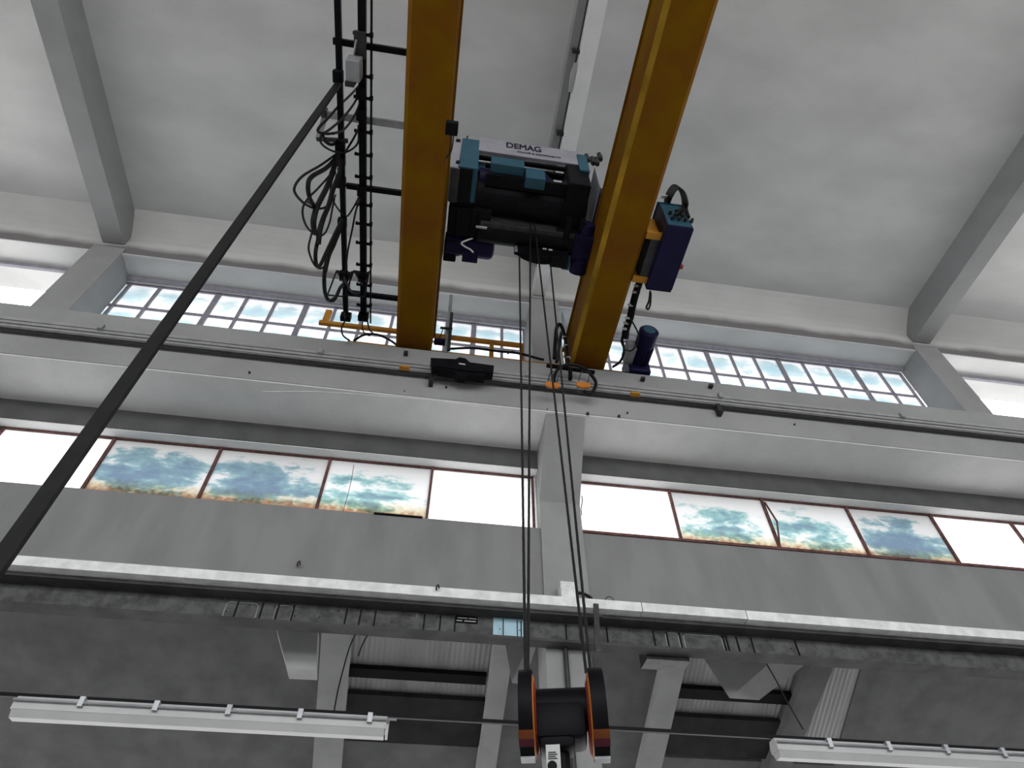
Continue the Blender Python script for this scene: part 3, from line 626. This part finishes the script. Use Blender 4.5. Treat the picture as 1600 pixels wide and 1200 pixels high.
# ================================================================ ROPES AND HOOK BLOCK
YH = 4.2
rp_lab = ['leftmost steel hoist rope down to the left pulley', 'second steel hoist rope from the left', 'third steel hoist rope from the left crossing to the right pulley', 'rightmost steel hoist rope down to the right pulley']
RX = [((811.5, 400, 4.42), (821, 1052, 4.14)), ((829, 338, 4.1), (825, 1052, 4.26)), ((834, 338, 4.1), (916, 1052, 4.26)), ((860, 412, 4.42), (923, 1052, 4.14))]
def rope(p, q, r=.011):
    m = MB(); m.cyl(p, q, r*.62, n=8); n = int((q-p).length/.05); d = (q-p).normalized(); a = d.cross(V((0, 1, 0))).normalized(); b = d.cross(a)
    for s in range(5):
        m.tube([p.lerp(q, i/n)+(a*math.cos(i*.55+s*1.2566)+b*math.sin(i*.55+s*1.2566))*r*.55 for i in range(n+1)], r*.5, n=4, smooth=False)
    return m
for ((xa, ya, Ya), (xb, yb, Yb_)), lab in zip(RX, rp_lab):
    rope(onY(xa, ya, Ya), onY(xb, yb, Yb_)).build('hoist_rope', rope_m, label=lab, category='rope', group='hoist ropes')
HB = thing('hook_block', onY(878, 1150, YH), 'black crane hook block with orange and red edged pulley covers hanging on four ropes', 'hook block')
def cover(xl, xr2, tilt, lab):
    """pulley guard: tall rounded disc, seen edge on"""
    top = onY((xl+xr2)/2, 1046, YH); bot = onY((xl+xr2)/2+tilt, 1192, YH); c = (top+bot)/2; R = (top.z-bot.z)/2*.93; c.z += .014 if xl < 850 else -.02
    a, b = onY(xl, 1120, YH), onY(xr2, 1120, YH); w = (b.x-a.x)*.92
    sgn = 1 if c.x < HB.location.x else -1
    ob = MB()
    def ring(x0, x1, r0, r1, z0, n=40, name='cover', m=blk_m, arc=None, ysc=1.0):
        """side plate: upright pill shape"""
        vs = []; fs = []
        K = []
        for i in range(n):
            t = 2*math.pi*i/n; y = math.sin(t)*r0*ysc; z = math.cos(t)*r0
            K.append((y, z))
        vs = [(x0, YH+y, z0+z) for y, z in K]+[(x1, YH+y*r1/r0, z0+z*r1/r0) for y, z in K]
        fs = [tuple(range(n))[::-1], tuple(range(n, 2*n))]+[(i, (i+1) % n, n+(i+1) % n, n+i) for i in range(n)]
        return MB().add(vs, fs).build(name, m, HB, sm=True)
    xc = c.x
    ring(xc-w/2, xc+w/2, R, R, c.z, name='pulley_cover', m=blk_m)
    # safety-coloured inner rim and low edge band
    ring(xc+sgn*w*.5, xc+sgn*(w*.5+.010), R*.93, R*.86, c.z-.01, name='cover_rim', m=orr_m)
    ring(xc+sgn*(w*.5+.014), xc+sgn*(w*.5+.02), R*.80, R*.74, c.z-.02, name='rim_ring', m=red_m)
    # wrapped band segment low on the edge
    n = 10; vs = []; 
    def seg(t0, t1, m, nm):
        vs = []; fs = []
        for i in range(n+1):
            t = t0+(t1-t0)*i/n
            for rr in (R*1.0, R*1.022):
                for xx in (xc-w/2-.003, xc+w/2+.003): vs.append((xx, YH+math.sin(t)*rr, c.z+math.cos(t)*rr))
        for i in range(n):
            k = 4*i; fs += [(k, k+1, k+5, k+4), (k+2, k+6, k+7, k+3), (k, k+4, k+6, k+2), (k+1, k+3, k+7, k+5)]
        fs += [(0, 2, 3, 1), (4*n, 4*n+1, 4*n+3, 4*n+2)]
        MB().add(vs, fs).build(nm, m, HB)
    seg(math.radians(-130), math.radians(-141), orr2_m, 'orange_band')
    seg(math.radians(-141), math.radians(-152), red2_m, 'red_band')
    MB().box((xc-w/2, YH-.05, c.z-R*1.04), (xc+w/2, YH+.03, c.z-R*.99)).build('bottom_edge', stl_m, HB)
    return xc, c.z, R, w
cl = cover(813, 836, 0, 'l'); crr = cover(917, 941, 6, 'r')
a, b = onY(837, 1093, YH-.12), onY(918, 1168, YH-.12)
MB().cbox((a.x-.015, YH-.14, b.z+.05), (b.x+.03, YH+.16, a.z), .045).build('crosshead', blk_m, HB, sm=True)
MB().cbox((a.x+.04, YH-.12, b.z-.0), (b.x-.05, YH+.12, b.z+.12), .04).build('lower_crosshead', blk_m, HB, sm=True)
MB().cyl((cl[0], YH, cl[1]+.02), (crr[0], YH, cl[1]+.02), .13, n=28).build('axle', blk_m, HB, sm=True)
hk = (a.x+b.x)/2
p = onY(873, 1170, YH-.1)
MB().bar(onY(873, 1163, YH-.16), onY(876, 1212, YH-.16), .085, .02, (0, 1, 0)).build('tag_plate', wht_m, HB, label='pale metal tag plate')
pp_ = onY(873.5, 1195, YH-.175); MB().cyl(pp_, pp_+V((0, .02, 0)), .028, n=20).build('tag_hole', blk_m, HB)
for k in range(4):
    pp_ = onY(873.5, 1174+k*3.2, YH-.173); MB().box((pp_.x-.025, pp_.y, pp_.z-.003), (pp_.x+.02+.01*(k % 2), pp_.y+.004, pp_.z+.003)).build('tag_line', dst_m, HB)
HB.rotation_euler.z = -math.atan2(HB.location.x, HB.location.y)
# hook hanging below (mostly outside the photograph)
c = V((hk+.02, YH, b.z-.32)); MB().cyl((hk+.02, YH, b.z+.02), (hk+.02, YH, b.z-.16), .05, n=16).build('hook_shank', blk_m, HB)
MB().tube([c+V((0, 0, .18)), c+V((.1, 0, .1)), c+V((.13, 0, -.03)), c+V((.05, 0, -.14)), c+V((-.07, 0, -.13)), c+V((-.14, 0, -.03)), c+V((-.13, 0, .05))], .04, n=12).build('hook', blk_m, HB, sm=True)

# ================================================================ LEFT FESTOON
ZF = 9.95
fa, fb = onZ(527, 0, ZF), onZ(541, 497, ZF)
XF = (fa.x+fb.x)/2
f2a, f2b = onZ(565, 0, ZF), onZ(568.5, 495, ZF)
XF2 = (f2a.x+f2b.x)/2
yend = fb.y
tk = thing('festoon_track', (XF, 2, ZF), 'left black cable trolley track hung beside the left girder', 'track', 'festoon tracks')
MB().box((XF-.035, -6, ZF-.03), (XF+.035, yend, ZF+.04)).build('track', blk_m, tk)
tk2 = thing('festoon_track', (XF2, 2, ZF), 'right black cable trolley track with small clips beside the left girder', 'track', 'festoon tracks')
MB().box((XF2-.045, -6, ZF-.03), (XF2+.045, f2b.y, ZF+.05)).build('track', blk_m, tk2)
MB().cyl((XF2+.11, -6, ZF-.01), (XF2+.11, f2b.y+.1, ZF-.01), .014, n=10).build('side_cable', rub_m, tk2)
for y in (52, 117, 151, 204, 240, 275, 318, 348, 378, 412, 443, 475):
    p = onZ(568, y, ZF); m = MB().box((XF2-.1, p.y-.012, ZF-.05), (XF2+.13, p.y+.02, ZF-.02)); m.box((XF2-.1, p.y-.012, ZF-.05), (XF2-.08, p.y+.02, ZF+.0))
    m.box((XF2+.09, p.y-.02, ZF-.04), (XF2+.13, p.y+.03, ZF+.02)); m.build('cable_clip', blk_m, tk2)
arm_y = [75, 192, 297, 463]
for i, y in enumerate(arm_y):
    p = onZ(600, y+(2 if i != 1 else 0), ZF+.06); x0 = onZ([520, 505, 541, 541][i], y-14, ZF+.06).x
    lab = ['black support arm nearest the top of the photo', 'pale steel towing arm reaching left from the girder', 'black support arm level with the hoist', 'black support arm just above the upper windows'][i]
    if i == 1:
        t = thing('towing_arm', (x0, p.y, ZF+.05), lab+', cables hooked over it', 'arm')
        MB().box((x0, p.y-.045, ZF+.05), (gl0, p.y+.045, ZF+.09)).build('channel', stl_m, t)
        MB().bar((x0+.03, p.y, ZF+.07), V((x0-.06, p.y+.3, ZF-.02)), .07, .04).build('hook_arm', stl_m, t)
        MB().bar((x0-.08, p.y+.3, ZF-.02), (x0+.32, p.y+.27, ZF-.02), .05, .04).build('saddle', dst_m, t)
        MB().cbox((x0-.02, p.y-.07, ZF+.0), (x0+.05, p.y+.03, ZF+.12), .01).build('end_stop', dst_m, t)
    else:
        MB().box((x0, p.y-.035, ZF+.05), (gl0, p.y+.035, ZF+.11)).build('support_arm', blk_m, label=lab, category='arm', group='festoon support arms')
# carriers and small box
bx = thing('cable_trolley', onZ(558, 60, ZF), 'grey box trolley with dark end plate hanging on the right cable track', 'cable trolley')
p, q = onZ(553, 47, ZF-.06), onZ(568, 92, ZF-.06)
MB().cbox((p.x, p.y, ZF-.09), (XF2+.06, q.y, ZF-.03), .01).build('carrier_plate', dst_m, bx)
a, b = onZ(540, 100, ZF-.3), onZ(560, 128, ZF-.3)
MB().cbox((a.x, a.y-.06, ZF-.34), (b.x+.02, b.y, ZF-.1), .012).build('grey_box', stl_m, bx)
MB().cbox((a.x-.005, b.y, ZF-.35), (a.x+.1, b.y+.06, ZF-.11), .006).build('end_plate', dst_m, bx)
MB().tube([onZ(x, y, ZF-.1) for x, y in ((557, 62), (555, 72), (553, 85))], .012).build('shackle', stl_m, bx)
cpts = [(538, 120), (563, 145), (563, 178), (540, 232), (538, 251), (540, 285), (566, 297), (540, 348), (539, 430), (568, 432)]
for i, (x, y) in enumerate(cpts):
    tr = XF if x < 552 else XF2; p = onZ(x, y, ZF-.06)
    MB().cbox((tr-.06, p.y-.07, ZF-.13), (tr+.06, p.y+.07, ZF-.03), .01).build('cable_carrier', blk_m, [tk, tk2][x >= 552])
# hanger frames near the wall end
for (x, xo, t, lab) in ((539, 0, XF, 'a'), (568, 27, XF2, 'b')):
    q = lambda u, v: onX(u, v, t-.02) if False else onY(u, v, onZ(x, 428, ZF).y)
    fr = MB(); par = tk if xo == 0 else tk2
    fr.tube([q(526+xo, 423), q(512+xo, 460), q(512+xo, 462)], .012, n=6, smooth=False); fr.tube([q(512+xo, 461), q(542+xo, 464)], .012, n=6, smooth=False); fr.tube([q(550+xo, 424), q(542+xo, 464)], .012, n=6, smooth=False)
    fr.build('hanger_frame', blk_m, par)
    MB().prism([q(525+xo, 422), q(550+xo, 425), q(545+xo, 436), q(540+xo, 444), q(534+xo, 436)], (0, .03, 0)).build('gusset_plate', blk_m, par)
    e1 = onZ(x, 495, ZF); MB().cbox((t-.08, e1.y-.06, ZF-.08), (t+.08, e1.y+.04, ZF+.06), .01).build('end_stop', blk_m, par)
# hanging cables (each lies in the vertical plane under its track)
z2 = lambda *P: [(440+x/5.333, 160+y/5.333) for x, y in P]
z3 = lambda *P: [(350+x/5.333, 320+y/5.333) for x, y in P]
loops = [
 ([(562, 133), (548, 148), (530, 165), (512, 185), (498, 200), (499, 207), (515, 209), (535, 205)], .016, 'cable looping from the grey box trolley to the saddle'),
 ([(563, 142), (553, 162), (535, 185), (518, 200), (506, 208)], .013, 'thin cable slanting below the grey box trolley'),
 ([(566, 150), (558, 172), (548, 190), (535, 204), (520, 209)], .013, 'cable slanting between the two tracks above the saddle'),
 (z2((470, 420), (330, 520), (180, 610), (110, 700), (120, 770), (200, 850), (290, 885), (370, 870), (420, 800), (440, 700), (460, 600)), .014, 'cable making the widest loop, farthest to the left'),
 (z2((480, 430), (380, 540), (250, 620), (220, 700), (235, 800), (275, 870)), .026, 'thick cable inside the widest loop'),
 (z2((390, 620), (300, 720), (230, 790), (180, 870), (180, 960), (220, 1050), (300, 1110), (360, 1090), (400, 1000), (420, 900), (440, 800)), .012, 'cable loop hanging second lowest on the left'),
 (z2((470, 440), (430, 560), (380, 700), (320, 820), (285, 900), (265, 1000), (275, 1090)), .034, 'thickest black cable run left of the track'),
 (z2((500, 480), (480, 600), (430, 720), (395, 850), (350, 960), (320, 1060), (305, 1180)), .032, 'thick black cable run next to the left track'),
 (z2((640, 190), (640, 320), (600, 380), (530, 415), (440, 410), (360, 370), (320, 320), (330, 275)), .013, 'thin cable loop just below the saddle'),
 (z2((345, 280), (360, 320), (390, 345), (430, 350), (460, 320)), .02, 'short thick hooked cable under the saddle'),
 (z2((650, 200), (600, 300), (540, 400), (500, 480), (470, 560)), .014, 'cable crossing between the tracks below the pale arm'),
 (z2((645, 790), (590, 890), (540, 950), (480, 900), (430, 820), (408, 740), (420, 650), (450, 580)), .012, 'rounded cable loop between the two tracks'),
 (z2((655, 800), (620, 900), (590, 1050), (550, 1250), (535, 1420)), .013, 'long cable slanting down between the two tracks'),
 (z3((730, 240), (705, 350), (720, 430), (760, 510), (810, 530), (860, 480), (890, 400), (960, 250), (985, 140)), .012, 'thin cable loop bottoming above the dark wall head band'),
 (z3((785, 280), (762, 400), (770, 500), (800, 505), (850, 400), (920, 250), (970, 150)), .024, 'thick cable loop bottoming above the dark wall head band'),
 (z3((985, 130), (910, 320), (860, 450), (838, 560), (836, 680), (850, 760), (880, 800), (930, 770), (970, 690), (1010, 650)), .026, 'lowest thick cable loop just above the upper windows'),
 (z3((975, 190), (925, 330), (880, 430), (850, 560)), .016, 'cable running along the lowest thick loop'),
 (z3((1010, 640), (960, 720), (930, 790), (890, 810), (862, 790)), .011, 'thin cable beside the lowest thick loop'),
 (z3((1000, 600), (1040, 690), (1080, 735), (1150, 740)), .014, 'short cable curve between the two hanger frames'),
 (z3((700, -20), (780, 30), (840, 20), (900, -30), (930, -80)), .012, 'small cable curl beside the thick cable runs'),
 ([(539, 440), (537, 460), (538, 480), (540, 498)], .02, 'cable along the end of the left track'),
 ([(540, 500), (534, 512), (536, 524), (546, 532)], .013, 'cable curving from the left track end to the carriage'),
 ([(567, 500), (566, 512), (570, 521), (578, 525)], .010, 'cable dropping from the right track end'),
 ([(574, 500), (577, 514), (585, 523)], .012, 'rightmost cable dropping from the right track end'),
]
for i, (P, r, lab) in enumerate(loops):
    dx = ((i*37) % 9-4)*.012
    base = XF if i not in (1, 2, 18, 22, 23) else XF2
    if i in (11, 12, 8, 10):                            # span both tracks
        pts = []
        Yc = None
        for (x, y) in P:
            X_ = XF+(XF2-XF)*min(1, max(0, (x-535)/28)); pts.append(onX(x, y, X_+dx*.3))
    elif i >= 20: pts = [onY(x, y, 5.9) for x, y in P]
    else: pts = [onX(x, y, base+dx) for x, y in P]
    MB().tube(pts, r, n=8).build('festoon_cable', rub_m, label=lab, category='cable', group='festoon cables beside the left girder')
# pendant cable
p = onZ(532, 130, ZF-.1)
pd = thing('pendant_control', (p.x-.03, p.y, 1.1), 'thick black pendant cable hanging steeply from the left track towards lower left', 'cable')
MB().bar((p.x-.02, p.y, ZF-.1), (p.x-.02, p.y, 1.5), .075, .03, (0, 1, 0)).build('cable', rub_m, pd)
MB().cbox((p.x-.08, p.y-.06, 1.1), (p.x+.04, p.y+.06, 1.55), .02).build('push_button_box', org_m, pd)

# ================================================================ RIGHT CABINET AND TRAVEL MOTOR
CB = thing('control_cabinet', onX(1040, 390, gr1+.4), 'dark blue steel control cabinet bracketed to the right side of the right girder', 'cabinet')
# underside surveyed: near-left, near-right corners and far corners
zcb = 9.35
u = [onZ(x, y, zcb) for x, y in ((1040, 352), (1083, 356), (1051, 457), (1003, 450))]
cx0 = onZ(1040, 352, zcb).x; cx1 = onZ(1083, 356, zcb).x; cy0 = onZ(1060, 354, zcb).y; cy1 = onZ(1028, 455, zcb).y
cx0 = (onZ(1040, 352, zcb).x+onZ(1012, 452, zcb).x)/2; cx1 = (onZ(1083, 356, zcb).x+onZ(1050, 457, zcb).x)/2
ztop = onY(1062, 322, cy0).z
body = MB().cbox((cx0, cy0, zcb), (cx1, cy1, ztop), .012).build('cabinet_body', navy_m, CB)
MB().cbox((cx0-.012, cy0-.012, ztop), (cx1+.012, cy1+.01, ztop+.03), .006).build('cabinet_lid', teal_m, CB)
MB().box((cx0+.02, cy0-.006, zcb+.02), (cx1-.02, cy0, ztop-.02)).build('near_face_panel', teal_m, CB, label='petrol blue near face')
MB().box((cx1, cy0+.03, zcb+.03), (cx1+.015, cy1-.03, ztop-.03)).build('cabinet_door', navy_m, CB)
MB().cyl((cx1+.0, cy1-.35, zcb+.15), (cx1+.09, cy1-.35, zcb+.15), .035, n=16).build('red_switch', red_m, CB, label='small red switch knob')
MB().box((cx0-.12, cy0+.25, zcb+.1), (cx0-.0, cy1-.05, ztop-.1)).build('side_duct', dst_m, CB, label='dark grey side housing')
for yy, s in ((cy0+.22, 1), (cy1-.1, .6)):
    MB().prism([(gr1, yy, 9.55), (cx0-.0, yy, zcb+.12), (cx0, yy, ztop-.05), (gr1, yy, 9.95)], (0, .03, 0)).build('bracket_arm', org_m, CB, label='orange bracket arm')
    MB().box((gr1, yy-.05, zcb+.08), (cx0+.05, yy+.05, zcb+.12)).build('bracket_foot', org_m, CB)
for k in range(7):
    x = cx0+.1+(k % 4)*.09; z = zcb+.18+(k//4)*.16
    MB().cyl((x, cy0, z), (x, cy0-.06, z), .028, .02, n=10).build('cable_gland', dst_m, CB)
for k in range(5):
    dx = k*.028
    e_ = V((cx0+.12+k*.05, cy0-.06, zcb+.2+(k % 2)*.14))
    s_ = onX(1040+k*1.2, 318, cx0+.02+dx*.5)
    mid = [onY(x+k*1.6, y+k*1.2, cy0-.02*k-.05) for x, y in ((1043, 302), (1052, 290), (1062, 296), (1067, 312))]
    MB().tube([onY(1039+k*1.5, 318, cy0), *mid, onY(1066+k*1.6, 326, cy0-.05), e_], .022, n=8).build('feed_cable', rub_m, CB)
p = onY(1041, 308, cy0-.05); MB().bar(p-V((.07, 0, 0)), p+V((.09, 0, 0)), .05, .02, (0, 0, 1)).build('cable_tie', tie_m, CB)
MB().tube([onY(x, y, cy1) for x, y in ((1016, 455), (1014, 470), (1010, 480), (1013, 483), (1016, 475), (1017, 458))], .014).build('drop_cable', rub_m, CB)
# cable bundle down to travel motor
cbn = thing('cable_bundle', onY(990, 490, 5.4), 'black cable bundle with pale ties running from the cabinet to the blue motor', 'cable')
bp = [(1000, 438), (994, 455), (988, 478), (984, 497), (978, 515), (976, 530)]
for k in range(3):
    MB().tube([onX(x+k*3.4-3, y, gr1+.25-.03*k) for x, y in bp], .024).build('cable', rub_m, cbn)
for x, y in ((994, 457), (987, 477), (983, 497), (978, 514), (997, 447), (980, 505)):
    q = onX(x, y, gr1+.2); MB().bar(q-V((.062, 0, 0)), q+V((.062, 0, 0)), .008, .06, (0, 0, 1)).build('cable_tie', tie_m, cbn)
MB().tube([onX(x, y, gr1+.16) for x, y in ((985, 498), (992, 510), (997, 522), (995, 538), (986, 548), (977, 546), (971, 535), (972, 525))], .012).build('loose_loop', rub_m, cbn)
MB().tube([onX(x, y, gr1+.1) for x, y in ((972, 530), (975, 545), (974, 555), (968, 566), (958, 573))], .02).build('cable_tail', rub_m, cbn)
tmr = thing('travel_motor', onY(1000, 560, 6.0), 'dark blue cylindrical crane travel motor standing out below the cabinet', 'motor')
zmm = 9.66
a, b = onZ(1012, 515, zmm), onZ(996, 578, zmm)
ax0 = V(((a.x+b.x)/2, a.y, zmm)); ax1 = V(((a.x+b.x)/2, 6.25, zmm))
rr_ = .155
MB().lathe(ax0, ax1, [(0, rr_*.8), (.03, rr_), (.28, rr_), (.29, rr_*.95), (.8, rr_*.95), (.82, rr_*1.02), (1, rr_*1.02)], 32).build('motor_body', navy_m, tmr, sm=True)
MB().cyl(ax0-V((0, .004, 0)), ax0+V((0, .01, 0)), rr_*.62, n=28).build('fan_grille', teal_m, tmr, label='petrol blue round fan end')
for k in range(16):
    t = 2*math.pi*k/16; d = V((math.cos(t), 0, math.sin(t)))
    MB().bar(ax0+d*rr_*.97+V((0, .3, 0)), ax0+d*rr_*.97+V((0, .72, 0)), .012, .03, d).build('cooling_fin', navy_m, tmr)
MB().cbox((ax0.x-.28, ax0.y+.3, zmm-.12), (ax0.x-.13, ax0.y+.62, zmm+.1), .015).build('terminal_box', stl_m, tmr, label='grey terminal box')
MB().cbox((ax0.x-.18, 6.0, 9.4), (ax0.x+.17, 6.35, 9.84), .03).build('gear_box', navy_m, tmr)

# ================================================================ SMALL THINGS ON THE WALL
p = onY(883, 924, 6.7)
a, b = onY(871, 918, 6.78), onY(895, 931, 6.78)
MB().cbox((a.x, 6.62, zt), (b.x, 6.8, a.z), .02).build('junction_box', strip_m, label='small pale box standing on the ledge at the pillar foot', category='box')
MB().tube([onY(x, y, 6.72) for x, y in ((896, 927), (908, 927), (918, 931), (925, 936))], .02).build('ledge_cable', rub_m, label='thick dark cable curving right from the small box on the ledge', category='cable')
MB().tube([onY(x, y, 6.72) for x, y in ((943, 941), (949, 933), (956, 934), (962, 943))], .005, n=5).build('ledge_wire', rub_m, label='thin wire arching above the ledge right of the ropes', category='wire')
vb = thing('hanging_bar', onY(934, 980, 6.7), 'narrow dark bar strapped across the steel girder beside the right ropes', 'bar')
MB().bar(onY(931, 944, 6.55), onY(934, 1016, 6.55), .06, .03, (0, 1, 0)).build('bar', dst_m, vb)
MB().bar(onY(924, 963, 6.58), onY(942, 963, 6.58), .03, .03).build('clamp', dst_m, vb)
MB().tube([onY(x, y, 6.55) for x, y in ((931, 1016), (928, 1024), (929, 1040), (933, 1060))], .006, n=5).build('wire', dst_m, vb)
for x, y, Y, lab in ((465, 885, 6.8, 'small dark hook stuck on the lower wall at left'), (682, 922, 6.58, 'small bent wire on the ledge left of the ropes')):
    MB().tube([onY(x, y, Y), onY(x, y-5, Y-.03), onY(x+3, y-8, Y-.03), onY(x+4, y-3, Y-.03)], .01, n=6).build('wall_hook', dst_m, label=lab, category='hook')

# ================================================================ LAMPS
YLp = 5.7
bar_z = onY(475, 1114, YLp).z
tray = MB().box((XA, YLp-.01, bar_z-.0), (XB, YLp+.02, bar_z+.03)); tray.build('cable_tray', blk_m, label='long thin dark rail carrying the tube lamps behind the hook block', category='rail')
def lamp(x0, x1, label):
    zt2 = bar_z-.01; L_ = thing('tube_lamp', ((x0+x1)/2, YLp, zt2-.22), label, 'lamp', 'tube lamps')
    prof = [(y*.8, z*.78) for y, z in [(-.06, 0), (.06, 0), (.09, -.06), (.085, -.13), (.05, -.20), (-.05, -.20), (-.085, -.13), (-.09, -.06)]]
    MB().prism([(x0, YLp+y, zt2+z) for y, z in prof[:3]+[prof[3]]+[prof[6]]+[prof[7]]], (x1-x0, 0, 0)).build('housing', wht_m, L_)
    MB().prism([(x0+.01, YLp+y*.96, zt2+z) for y, z in (prof[3], prof[4], prof[5], prof[6])], (x1-x0-.02, 0, 0)).build('diffuser', wht_m, L_)
    MB().box((x1, YLp-.055, zt2-.145), (x1+.02, YLp+.055, zt2-.02)).build('end_cap', wht_m, L_)
    MB().cyl((x0, YLp-.09, zt2-.04), (x1+.08, YLp-.09, zt2-.04), .01, n=8).build('clamp_rod', stl_m, L_)
    n = max(3, int((x1-x0)/.55)); x = x1-.14
    while x > x0:
        MB().box((x-.02, YLp-.10, zt2-.07), (x+.02, YLp-.065, zt2+.005)).build('clip', stl_m, L_); x -= .565
    MB().cyl((x1-.1, YLp, zt2-.0), (x1-.1, YLp, zt2+.03), .012, n=8).build('hanger', dst_m, L_)
    return L_
xe = onY(603, 1140, YLp).x
lamp(xe-2.9, xe, 'long white tube lamp hanging on the dark rail at lower left')
xs_ = onY(1216, 1192, YLp).x
lamp(xs_, xs_+2.9, 'white tube lamp whose end shows at the lower right corner')
